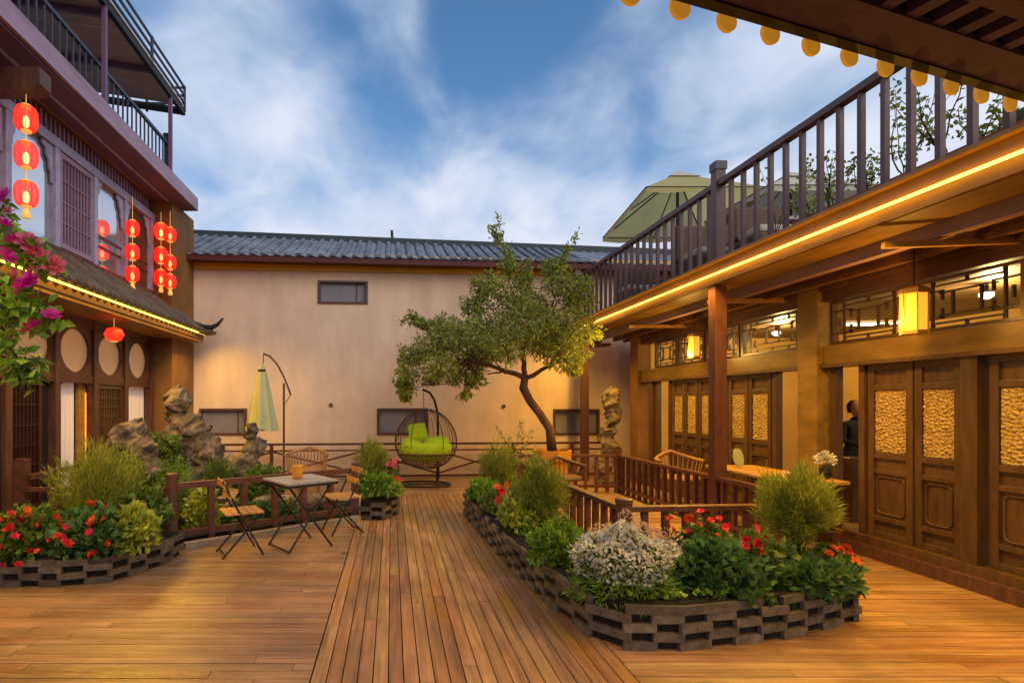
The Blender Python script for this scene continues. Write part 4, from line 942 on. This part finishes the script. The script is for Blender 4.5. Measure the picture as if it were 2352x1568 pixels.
# ------------------------------------------------------------------ fences
def rail_fence(label, pts, h, zb, mat, post=.06, bal=.0, balw=.035, rail=(.08, .05), nm='low_fence', group='low wooden fences', endposts=True, bottom=True, sp=.5):
    o = thing(nm, label, 'fence', (pts[0][0], pts[0][1], 0), group)
    for (a, b) in zip(pts, pts[1:]):
        A = Vector((a[0], a[1], 0)); B = Vector((b[0], b[1], 0)); z1 = Vector((0, 0, h)); L = (B-A).length
        pbar('handrail', mat, o, A+z1, B+z1, *rail)
        if bottom: pbar('bottom_rail', mat, o, A+Vector((0, 0, zb)), B+Vector((0, 0, zb)), rail[0]*.8, rail[1])
        n_ = max(1, round(L/sp))
        for i in range(1, n_):
            c = A.lerp(B, i/n_); piece('baluster', mat, o, (c.x, c.y, h/2), (balw, balw, h-.03), (0, 0, math.atan2(B.y-A.y, B.x-A.x)))
    return o
def round_post(o, x, y, h, r, mat):
    q = MB().lathe([(r, 0), (r, h-.05), (r*1.08, h-.045), (r*1.08, h-.01), (r*.7, h)], (x, y, 0), 14).build('post', mat, o); return q
pf = rail_fence('low rustic fence of brown posts in front of the rockery', [(-2.42, 6.08), (-.51, 7.55)], .67, .13, m_railwood, nm='pond_fence', balw=.07, rail=(.06, .07), sp=.42)
round_post(pf, -2.45, 6.06, .82, .065, m_railwood); piece('post', m_railwood, pf, (-.51, 7.55, .38), (.1, .1, .78))
pbar('handrail', m_railwood, pf, (-4.28, 6.3, .6), (-2.45, 6.08, .63), .05, .05); piece('post', m_railwood, pf, (-4.28, 6.3, .48), (.12, .12, .95)); pbar('handrail', m_railwood, pf, (-4.2, 6.3, .74), (-3.75, 7.9, .86), .06, .06); piece('baluster', m_railwood, pf, (-2.75, 6.12, .3), (.05, .05, .6))
tag(MB().bar((-2.28, 5.98, .03), (-.45, 7.42, .03), .1, .07).build('kerb', m_stone), kind='structure')
# fence around the court on the right
rf_ = rail_fence('reddish wooden fence of square bars around the court below the balcony', [(3.40, 4.93), (2.06, 4.84), (1.98, 6.4), (2.1, 9.7), (4.03, 9.7), (4.1, 5.9)], .66, .12, m_railwood, nm='court_fence', balw=.05, rail=(.09, .045), sp=.2, bottom=True)
round_post(rf_, 2.06, 4.83, .76, .07, m_railwood); MB().tube([(3.40, 4.93, .66), (3.44, 4.94, .65), (3.47, 4.95, .6), (3.47, 4.95, .0)], .03, 8).build('bent_rail_end', m_railwood, rf_); piece('post', m_railwood, rf_, (4.03, 9.7, .38), (.1, .1, .8)); piece('post', m_railwood, rf_, (4.1, 5.9, .34), (.08, .08, .7))
# fence along the back wall
bf = thing('back_fence', 'dark thin rail fence with crossed braces in front of the back wall', 'fence', (0, 11.5, 0))
def fy(x): return bw(x)-.32
for z, t in ((.735, .045), (.60, .03), (.06, .04)): pbar('rail', m_redwood, bf, (-4.1, fy(-4.1), z), (4.9, fy(4.9), z), .045, t)
xs_ = [-4.0, -2.9, -1.75, -.62, .0, .98, 1.45, 2.6, 3.8, 4.8]
for x in (-4.0, -2.5, -.62, .98, 2.6, 3.9): piece('post', m_redwood, bf, (x, fy(x)-.03, .36), (.07, .05, .72))
for a, b in ((-4.0, -2.5), (-2.5, -.62), (-.62, .98), (.98, 2.6), (2.6, 3.9)):
    for za, zb_ in ((.1, .58), (.58, .1)): pbar('brace', m_redwood, bf, (a, fy(a)+.03, za), (b, fy(b)+.03+(.02 if za > .3 else 0), zb_), .025, .035)

# ------------------------------------------------------------------ folding table and chairs
tb = thing('folding_table', 'square folding bistro table with a pale top beside the pond fence', 'table', (0, 0, 0))
for i in range(5): piece('table_slat', m_tabletop, tb, (-.25+i*.125, 0, .74), (.118, .62, .02))
MB().box((-.31, -.31, .70), (.31, -.285, .73)).box((-.31, .285, .70), (.31, .31, .73)).box((-.31, -.285, .70), (-.285, .285, .73)).box((.285, -.285, .70), (.31, .285, .73)).build('apron', m_iron, tb)
for s_ in (-1, 1):
    for q in (-1, 1): MB().tube([(-.27*q, .24*s_, 0), (.27*q, .24*s_+.012*q, .71)], .012, 6).build('leg', m_iron, tb)
MB().tube([(-.27, -.24, .02), (-.27, .24, .02)], .009, 6).build('stretcher', m_iron, tb)
tb.location = (-1.03, 6.12, 0); tb.rotation_euler = (0, 0, R(38))
def folding_chair(label, loc, rz_):
    o = thing('folding_chair', label, 'chair', (0, 0, 0), 'folding chairs at the bistro table')
    for i in range(5): piece('seat_slat', m_seat, o, (-.15+i*.08, 0, .45), (.072, .40, .016))
    for s_ in (-1, 1):
        MB().tube([(.20, .19*s_, 0), (-.02, .19*s_, .40), (-.22, .19*s_, .80)], .012, 6).build('back_leg', m_iron, o)
        MB().tube([(-.22, .165*s_, 0), (.19, .165*s_, .44)], .012, 6).build('front_leg', m_iron, o)
    for z, x in ((.76, -.2), (.64, -.14)): MB().bar((x, -.2, z), (x, .2, z), .018, .065).build('back_slat', m_seat, o)
    MB().tube([(-.19, -.165, .03), (-.19, .165, .03)], .009, 6).build('stretcher', m_iron, o)
    o.location = loc; o.rotation_euler = (0, 0, rz_); return o
c1 = folding_chair('folding chair with golden slats left of the bistro table', (-1.62, 5.82, 0), R(28))
c2 = copy_tree(c1); c2.location = (-.62, 6.78, 0); c2.rotation_euler = (0, 0, R(205)); c2['label'] = 'folding chair with golden slats on the far right side of the bistro table'
jr = MB().lathe([(.045, 0), (.06, .02), (.06, .14), (.055, .15)], (-1.06, 6.12, .752), 14).build('candle_jar', m_orangepot); tag(jr, 'small orange jar standing on the bistro table', 'jar')
# wicker chair further back
wc = thing('wicker_chair', 'tan wicker tub chair behind the pond fence near the back wall', 'chair', (-1.5, 9.6, 0))
mb = MB()
for i in range(22):
    a = R(-20+220*i/21); mb.tube([(-1.5+.30*math.cos(a), 9.6+.28*math.sin(a), .15), (-1.5+.36*math.cos(a), 9.6+.33*math.sin(a), .78-.1*abs(math.cos(a)))], .012, 5)
mb.build('weave', m_wickerl, wc)
MB().tube([(-1.5+.37*math.cos(R(t)), 9.6+.34*math.sin(R(t)), .79-.1*abs(math.cos(R(t)))) for t in range(-20, 201, 11)], .025, 7).build('rim', m_wickerl, wc, True)
MB().lathe([(.3, 0), (.32, .05), (.28, .1)], (-1.5, 9.6, .36), 18).build('seat', m_wickerl, wc)
for a in (45, 135, 225, 315): MB().tube([(-1.5+.26*math.cos(R(a)), 9.6+.26*math.sin(R(a)), 0), (-1.5+.26*math.cos(R(a)), 9.6+.26*math.sin(R(a)), .38)], .02, 6).build('leg', m_wickerl, wc)

# ------------------------------------------------------------------ swing chair
SX, SY = .66, 10.55
sw = thing('hanging_egg_chair', 'brown wicker egg chair with a lime cushion hanging from a curved pole', 'swing chair', (SX, SY, 0))
MB().tube([(SX-.05+.52*math.cos(R(t)), SY+.38*math.sin(R(t)), .03) for t in range(0, 360, 15)], .02, 7, closed=True).build('base_ring', m_iron, sw, True)
MB().tube([(SX-.05-.5, SY, .03), (SX-.05+.5, SY, .03)], .018, 6).build('base_bar', m_iron, sw)
arc = [(SX+.25, SY+.32, .03), (SX+.25, SY+.32, .6), (SX+.26, SY+.31, 1.1), (SX+.25, SY+.26, 1.4), (SX+.18, SY+.18, 1.66), (SX+.08, SY+.08, 1.80), (SX-.06, SY, 1.86)]
MB().tube(arc, .024, 8).build('curved_pole', m_iron, sw, True)
MB().tube([(SX-.04, SY, 1.85), (SX-.04, SY, 1.49)], .007, 5).build('chain', m_iron, sw)
EC = Vector((SX, SY, .90)); RXe, RYe, RZe = .60, .46, .58
def egg(u, v): # u azimuth, v -1..1
    rr3 = math.sqrt(max(0, 1-v*v))*(1-.10*v); return Vector((EC.x+RXe*rr3*math.cos(u), EC.y+RYe*rr3*math.sin(u), EC.z+RZe*v))
mb = MB()
for i in range(40):
    u = 2*math.pi*i/40; front = math.sin(u) < -.25
    vs = np.linspace(-.98, -.45, 6) if front else np.linspace(-.98, .99, 16)
    mb.tube([egg(u, float(v_)) for v_ in vs], .005, 4)
for v_ in np.linspace(-.95, .9, 30):
    if v_ < -.45: mb.tube([egg(2*math.pi*k/30, float(v_)) for k in range(30)], .004, 4, closed=True)
    else:
        mb.tube([egg(R(-14)+R(208)*k/22, float(v_)) for k in range(23)], .0028, 4)
mb.build('wicker_shell', m_wicker, sw)
mb = MB()
mb.tube([egg(R(195), float(v_)) for v_ in np.linspace(-.5, .99, 14)], .016, 6); mb.tube([egg(R(-15), float(v_)) for v_ in np.linspace(-.5, .99, 14)], .016, 6)
for u in (215, 240, 300, 325): mb.tube([egg(R(u), float(v_)) for v_ in np.linspace(-.3 if u in (240, 300) else -.4, .99, 12)], .008, 5)
mb.tube([egg(R(195)+R(150)*k/16, -.47) for k in range(17)], .02, 6); mb.build('shell_frame', m_wicker, sw, True)
mb = MB(); mb.lathe([(.1, -.46), (.38, -.40), (.50, -.26), (.53, -.14), (.46, -.06), (.2, -.09), (.02, -.1)], EC, 24, .75)
cu = mb.build('seat_cushion', m_lime, sw, True)
def pillow(c, s, rot, nm, parent):
    mb = MB(); n_ = 10
    for sgn in (1, -1):
        for i in range(n_+1):
            for j in range(n_+1):
                u, v = i/n_*2-1, j/n_*2-1; t = (1-u**4)*(1-v**4)
                mb.v.append((u*(.5-.04*abs(v)**3), v*(.5-.04*abs(u)**3), sgn*.22*t**.55))
    for q in (0, 1):
        for i in range(n_):
            for j in range(n_): a = q*(n_+1)**2+i*(n_+1)+j; mb.f.append((a, a+1, a+n_+2, a+n_+1))
    mt = Matrix.Translation(c) @ Euler(rot).to_matrix().to_4x4() @ Matrix.Diagonal((*s, 1)); mb.v = [tuple(mt @ Vector(v)) for v in mb.v]
    return mb.build(nm, m_lime, parent, True)
pillow(EC+Vector((-.16, .05, .14)), (.36, .34, .4), (R(72), R(-8), R(8)), 'back_pillow', sw); pillow(EC+Vector((.2, .0, -.05)), (.5, .4, .4), (R(8), R(-6), R(12)), 'seat_pillow', sw); pillow(EC+Vector((-.25, -.12, -.1)), (.4, .36, .35), (R(20), R(18), R(10)), 'seat_pillow', sw)

# ------------------------------------------------------------------ closed parasol
cpz = thing('closed_parasol', 'closed yellow and sage cantilever parasol hanging by the back wall', 'parasol', (-2.08, 10.4, 0))
YP = 10.4
MB().tube([at(652, 1120, YP)*1, at(652, 880, YP)], .022, 8).build('pole', m_wicker, cpz)
arcp = [at(605, 812, YP), at(620, 818, YP), at(638, 838, YP), at(652, 865, YP), at(662, 890, YP), at(668, 907, YP)]
MB().tube(arcp, .018, 7).build('curved_arm', m_wicker, cpz, True); MB().tube([at(668, 907, YP), at(655, 925, YP)], .009, 6).build('strut', m_wicker, cpz)
c = at(605, 835, YP); mb = MB(); k = 40; zs = [(0, .02), (-.12, .07), (-.3, .12), (-.7, .18), (-1.1, .23), (-1.27, .255)]
colsy = MB(); colss = MB()
for si, (dz, r_) in enumerate(zs):
    for j in range(k):
        a = 2*math.pi*j/k; rr4 = r_*(1+.28*(dz/-1.27)*math.cos(8*a)); mb.v.append((c.x-.03+rr4*math.cos(a), c.y+rr4*.8*math.sin(a), c.z+dz+.03*math.sin(3*a)*(si == 5)))
for si in range(len(zs)-1):
    for j in range(k): mb.f.append((si*k+j, si*k+(j+1) % k, (si+1)*k+(j+1) % k, (si+1)*k+j))
pc = mb.build('canopy', m_yellowc, cpz, True); pc.data.materials.append(m_sage)
for p in pc.data.polygons:
    j = p.index % k
    if j % 10 in (0, 1, 2, 3) or 28 < j < 40: p.material_index = 1
MB().lathe([(.075, -.02), (.08, 0), (.07, .02)], (c.x-.03, c.y, c.z-.13), 14).build('strap', m_iron, cpz); MB().tube([at(605, 812, YP), c], .01, 6).build('hanger', m_wicker, cpz)
MB().lathe([(.3, 0), (.3, .05), (.05, .07)], (at(652, 1120, YP).x, YP, .0), 16).build('base', m_iron, cpz)

# ------------------------------------------------------------------ terrace parasols and furniture
def square_parasol(label, cx_, cy_, zt, hw, hd, tilt, ze, mat=m_cloth, polez=3.3, val=.10):
    o = thing('square_parasol', label, 'parasol', (cx_, cy_, polez), 'open parasols on the right terrace')
    apex = Vector((cx_, cy_, zt)); cor = [Vector((cx_-hw, cy_-hd, ze+tilt)), Vector((cx_+hw, cy_-hd, ze+tilt)), Vector((cx_+hw, cy_+hd, ze-tilt)), Vector((cx_-hw, cy_+hd, ze-tilt))]
    for i in range(4):
        a, b = cor[i], cor[(i+1) % 4]; m2 = (a+b)/2
        q = MB(); q.v = [tuple(apex), tuple(a), tuple(m2), tuple(b)]; q.f = [(0, 1, 2), (0, 2, 3)]; q.build('canopy_panel', mat, o)
        dn = Vector((0, 0, -val)); vv = MB(); n_ = 6
        for j in range(n_+1):
            p = a.lerp(b, j/n_); vv.v += [tuple(p), tuple(p+dn*(1 if j % 2 else .75))]
        for j in range(n_): vv.f.append((2*j, 2*j+2, 2*j+3, 2*j+1))
        vv.build('valance', mat, o)
        MB().tube([apex+Vector((0, 0, -.05)), a+Vector((0, 0, -.015))], .012, 5).build('rib', m_iron, o); MB().tube([apex+Vector((0, 0, -.05)), m2+Vector((0, 0, -.015))], .01, 5).build('rib', m_iron, o); MB().tube([a, b], .009, 5).build('edge_rod', m_iron, o)
    top = MB(); top.v = [tuple(apex+Vector((0, 0, .05)))]+[tuple(apex.lerp(q_, .28)+Vector((0, 0, .03))) for q_ in cor]; top.f = [(0, 1, 2), (0, 2, 3), (0, 3, 4), (0, 4, 1)]; top.build('top_vent', m_cream, o)
    MB().tube([(cx_, cy_, polez), (cx_, cy_, zt)], .025, 8).build('pole', m_steel, o)
    return o
square_parasol('large open olive parasol behind the far half of the balcony railing', 4.83, 9.2, 5.47, .93, .86, .13, 4.78)
square_parasol('second open cream parasol behind the big newel post of the balcony', 6.3, 8.6, 5.2, .9, .8, .0, 4.72, m_cream)
def lounge(label, x, y, w_, d_2, h_, mat=m_wicker):
    o = thing('terrace_sofa', label, 'sofa', (x, y, 3.3), 'wicker seats on the right terrace')
    MB().box((x-w_/2, y-d_2/2, 3.36), (x+w_/2, y+d_2/2, 3.68)).build('base', mat, o, bevel=.03); MB().box((x-w_/2, y+d_2/2-.12, 3.68), (x+w_/2, y+d_2/2, 3.3+h_)).build('backrest', mat, o, bevel=.04); MB().box((x+w_/2-.1, y-d_2/2, 3.68), (x+w_/2, y+d_2/2-.12, 3.9)).build('armrest', mat, o, bevel=.03); MB().box((x-w_/2+.03, y-d_2/2+.02, 3.685), (x+w_/2-.12, y+d_2/2-.14, 3.78)).build('cushion', m_cream, o, bevel=.03)
lounge('brown wicker sofa behind the railing beside the parasol pole', 4.75, 7.9, 1.0, .7, .95); lounge('brown wicker armchair behind the railing near the big newel post', 4.8, 6.9, .7, .6, .85); lounge('brown wicker armchair at the far end of the right terrace', 4.7, 10.3, .8, .6, .85)
tt = thing('terrace_table', 'grey topped table behind the balcony railing near the big newel post', 'table', (5.6, 7.6, 3.3)); MB().box((5.0, 7.2, 4.03), (6.3, 8.0, 4.07)).build('tabletop', m_tabletop, tt)
for x in (5.1, 6.2):
    for y in (7.3, 7.9): MB().tube([(x, y, 3.3), (x, y, 4.03)], .02, 6).build('leg', m_iron, tt)
bx_ = MB().box((4.22, 3.6, 3.31), (4.5, 5.75, 3.5)).build('planter_box', M('terracotta_board', (.34, .10, .03), .6, .2), None, bevel=.01); tag(bx_, 'long terracotta planter box behind the near balcony railing', 'planter')
def twiggy(label, x, y, z0, h, n_tw, n_lf, spread, nm='slender_shrub'):
    o = thing(nm, label, 'shrub', (x, y, z0), 'slender shrubs on the right terrace' if z0 > 2 else None); mb = MB(); C = []; D = []
    for i in range(n_tw):
        p = Vector((x+rnd.uniform(-.05, .05), y+rnd.uniform(-.05, .05), z0)); pts = [p.copy()]; d = Vector((rnd.uniform(-1, 1)*spread, rnd.uniform(-1, 1)*spread*1.4, 1)).normalized(); hh = h*rnd.uniform(.6, 1.05)
        for k in range(6):
            d = (d+Vector((rnd.uniform(-.3, .3), rnd.uniform(-.3, .3), rnd.uniform(-.1, .25)))).normalized(); p = p+d*hh/6; pts.append(p.copy())
            if k > 0:
                for _ in range(n_lf): C.append(tuple(p+Vector((rnd.gauss(0, .03), rnd.gauss(0, .03), rnd.gauss(0, .03))))); D.append((rnd.gauss(0, 1), rnd.gauss(0, 1), rnd.gauss(.2, 1)))
        mb.tube(pts, [.007-.0008*k for k in range(7)], 4)
    mb.build('twigs', m_twig, o); leaves('foliage', o, C, D, .05, .03, l_tree); return o
twiggy('tall slender dark shrub rising above the handrail beyond the newel post', 4.3, 6.1, 3.5, 1.25, 3, 6, .12)
for i, (y, h_, lb) in enumerate(((5.7, .55, 'low sparse shrub at the far end of the terracotta planter box'), (5.35, .7, 'leafy sparse shrub second from the far end of the planter box'), (5.0, .5, 'low yellow green shrub in the middle of the planter box'), (4.6, .95, 'tallest leafy shrub in the terracotta planter box'), (4.3, .75, 'leafy shrub second from the near end of the planter box'), (4.0, .4, 'small shrub at the near end of the planter box'))): twiggy(lb, 4.36, y, 3.48, h_, 6, 5, .4)
rock('small brown rock on the terrace behind the near balcony bars', chain([(4.6, 4.15, 3.5), (4.65, 4.0, 3.66), (4.7, 3.85, 3.72)], .13, .10), 6.2, group='single rock on the terrace', disp=.05)

twiggy('thin pale green potted shrub against the pink wall between the egg chair and the tree', 2.45, 11.0, .25, 1.05, 6, 9, .3)
tag(MB().lathe([(.1, 0), (.15, .25), (.16, .27), (.1, .27)], (2.45, 11.0, 0), 14).build('small_pot', m_tilew), 'small dark pot under the thin shrub by the pink wall', 'pot')
# ------------------------------------------------------------------ porch furniture
pt = thing('porch_table', 'orange brown wooden table under the right balcony behind the square pillar', 'table', (4.55, 6.3, 0)); MB().box((4.2, 5.75, .73), (4.85, 7.3, .77)).build('tabletop', m_seat, pt, bevel=.01)
for x in (4.26, 4.79):
    for y in (5.85, 7.2): piece('leg', m_redwood, pt, (x, y, .365), (.05, .05, .73))
for i, (x, y, lb) in enumerate(((4.5, 8.5, 'curved back rattan armchair just left of the square pillar'), (2.7, 8.6, 'dark round backed armchair inside the court near the tree pot'))):
    wc2 = thing('rattan_armchair', lb, 'chair', (x, y, 0), 'rattan armchairs in the court'); mm_ = m_wickerl if i == 0 else m_wicker; hb = .82 if i == 0 else .72
    MB().tube([(x+.34*math.cos(R(t)), y+.3*math.sin(R(t)), hb-.12*abs(math.cos(R(t)))) for t in range(-10, 191, 10)], .03, 7).build('rim', mm_, wc2, True)
    mb = MB()
    for k in range(16): a = R(-10+200*k/15); mb.tube([(x+.26*math.cos(a), y+.24*math.sin(a), .42), (x+.34*math.cos(a), y+.3*math.sin(a), hb-.12*abs(math.cos(a)))], .009, 5)
    mb.build('back_spindles', mm_, wc2); MB().lathe([(.28, 0), (.3, .03), (.28, .06)], (x, y, .4), 18).build('seat', mm_, wc2)
    for a in (45, 135, 225, 315): MB().tube([(x+.24*math.cos(R(a)), y+.24*math.sin(R(a)), 0), (x+.22*math.cos(R(a)), y+.22*math.sin(R(a)), .42)], .018, 6).build('leg', mm_, wc2)
fan = MB().lathe([(.001, -.006), (.12, -.006), (.12, .006), (.001, .006)], (0, 0, 0), 24).build('round_fan', m_sage); fan.rotation_euler = (R(80), 0, R(20)); fan.scale = (.75, 1, 1); fan.location = (4.42, 6.95, .90); tag(fan, 'pale oval fan standing on the porch table beside the pillar', 'fan')
fb = thing('flower_vase', 'dark vase of white flowers at the end of the porch table', 'vase', (4.74, 5.95, .77)); MB().lathe([(.03, 0), (.06, .04), (.05, .12), (.03, .15)], (4.74, 5.95, .77), 14).build('vase', m_iron, fb, True)
P_, v = dome_pts(160, (4.74, 5.95, .98), .07, .07, .07, -.5, .6); leaves('blossoms', fb, P_, v, .04, .03, p_white)
# person inside
pe = thing('person', 'person in a dark top standing inside the right house behind the open door', 'person', (6.08, 7.15, .14))
def skin_fig():
    me = bpy.data.meshes.new('body'); J = {'pelvis': (0, 0, .86, .13), 'waist': (0, 0, 1.0, .115), 'chest': (0, -.01, 1.2, .135), 'neckb': (0, 0, 1.34, .06), 'neck': (0, -.01, 1.40, .045),
        'shl': (-.16, 0, 1.3, .055), 'ell': (-.2, -.04, 1.05, .04), 'wrl': (-.1, -.25, .98, .03), 'hal': (-.05, -.31, .98, .035), 'shr': (.16, 0, 1.3, .055), 'elr': (.2, -.04, 1.05, .04), 'wrr': (.1, -.25, .98, .03), 'har': (.05, -.31, .98, .035),
        'hpl': (-.09, 0, .82, .09), 'knl': (-.1, -.02, .46, .06), 'anl': (-.1, 0, .08, .045), 'tol': (-.1, -.14, .04, .04), 'hpr': (.09, 0, .82, .09), 'knr': (.1, -.02, .46, .06), 'anr': (.1, 0, .08, .045), 'tor': (.1, -.14, .04, .04)}
    ks = list(J); ed = [('pelvis', 'waist'), ('waist', 'chest'), ('chest', 'neckb'), ('neckb', 'neck'), ('chest', 'shl'), ('shl', 'ell'), ('ell', 'wrl'), ('wrl', 'hal'), ('chest', 'shr'), ('shr', 'elr'), ('elr', 'wrr'), ('wrr', 'har'), ('pelvis', 'hpl'), ('hpl', 'knl'), ('knl', 'anl'), ('anl', 'tol'), ('pelvis', 'hpr'), ('hpr', 'knr'), ('knr', 'anr'), ('anr', 'tor')]
    me.from_pydata([J[k][:3] for k in ks], [(ks.index(a), ks.index(b)) for a, b in ed], [])
    sk = me.attributes  # radii
    o = link('body', me, pe); md = o.modifiers.new('skin', 'SKIN')
    if not me.skin_vertices: me.skin_vertices.new() if hasattr(me.skin_vertices, 'new') else None
    return o, me, ks, J
o, me, ks, J = skin_fig()
if me.skin_vertices:
    sv = me.skin_vertices[0].data
    for i, k in enumerate(ks): sv[i].radius = (J[k][3], J[k][3]*.85); sv[i].use_root = (k == 'pelvis')
sm = o.modifiers.new('smooth', 'SUBSURF'); sm.levels = 1; sm.render_levels = 2
m_shirt = M('dark_clothes', (.02, .018, .03), .8, .2); m_skin = M('skin_tone', (.5, .26, .17), .5, .05); me.materials.append(m_shirt)
MB().lathe([(.02, -.11), (.06, -.09), (.078, -.02), (.08, .04), (.06, .1), (.02, .12)], (6.08, 7.10, .14+1.50), 16).build('head', m_skin, pe, True); MB().lathe([(.07, -.06), (.082, .0), (.083, .05), (.066, .105), (.02, .125)], (6.08, 7.165, .14+1.505), 16).build('hair', m_iron, pe, True)
for s_ in (-1, 1): MB().tube([(6.08+.08*s_, 6.89, 1.12), (6.08+.03*s_, 6.81, 1.12)], .032, 8).build('hand', m_skin, pe, True)
pe.scale = (.92, .92, .92)
ct = MB().box((5.6, 6.62, .14), (6.8, 6.82, .93)).build('counter', m_doorwood, None, bevel=.01); tag(ct, 'brown wooden counter before the person inside the right house', 'counter')

# ------------------------------------------------------------------ bougainvillea top left
bg_ = thing('bougainvillea', 'bougainvillea with magenta flowers hanging in from the left picture edge', 'flowering vine', (-3.55, 4.3, 0))
mb = MB(); base = Vector((-3.6, 4.35, 0)); top_ = Vector((-3.35, 4.2, 2.75)); mb.tube([base, (-3.62, 4.35, 1.0), (-3.6, 4.3, 2.0), top_], [.03, .025, .022, .018], 7)
C = []; D = []
vines = [[(-3.35, 4.2, 2.75), at(30, 560, 4.0), at(70, 590, 4.0), at(120, 610, 4.0)], [(-3.35, 4.2, 2.75), at(20, 640, 4.0), at(60, 690, 4.0), at(80, 720, 4.0), at(110, 730, 4.0)], [(-3.5, 4.3, 2.2), at(-40, 740, 4.0), at(20, 790, 4.0), at(50, 840, 4.0), at(85, 865, 4.0)], [(-3.35, 4.2, 2.75), at(-20, 520, 4.0), at(10, 470, 4.0)], [(-3.5, 4.3, 2.2), at(-20, 680, 4.0), at(30, 740, 4.0), at(40, 700, 4.0)]]
for vn in vines:
    vn = [Vector(q) for q in vn]; mb.tube(vn, [.012, .009, .007, .005, .004][:len(vn)], 5)
    for a, b in zip(vn, vn[1:]):
        for _ in range(34): q = a.lerp(b, rnd.random())+Vector((rnd.gauss(0, .06), rnd.gauss(0, .06), rnd.gauss(0, .05))); C.append(tuple(q)); D.append((rnd.gauss(0, 1), rnd.gauss(0, 1), rnd.gauss(-.4, .8)))
mb.build('stems', m_twig, bg_); leaves('foliage', bg_, C, D, .11, .06, l_bright)
C2 = np.array([at(55+rnd.gauss(0, 16), 835+rnd.gauss(0, 12), 3.95) for _ in range(60)]); leaves('foliage', bg_, C2, dirs(60)+np.array([.3, 0, -1.0]), .15, .035, l_mid)
flowers(bg_, [at(*q, 3.9) for q in ((70, 650), (55, 660), (78, 640), (80, 757), (118, 727), (12, 455), (10, 520), (32, 555), (15, 590))], f_mag, .085)
flowers(bg_, [at(*q, 3.95) for q in ((72, 570), (85, 580), (62, 560), (130, 605), (125, 612), (40, 632), (100, 600), (20, 490))], f_pink, .075)
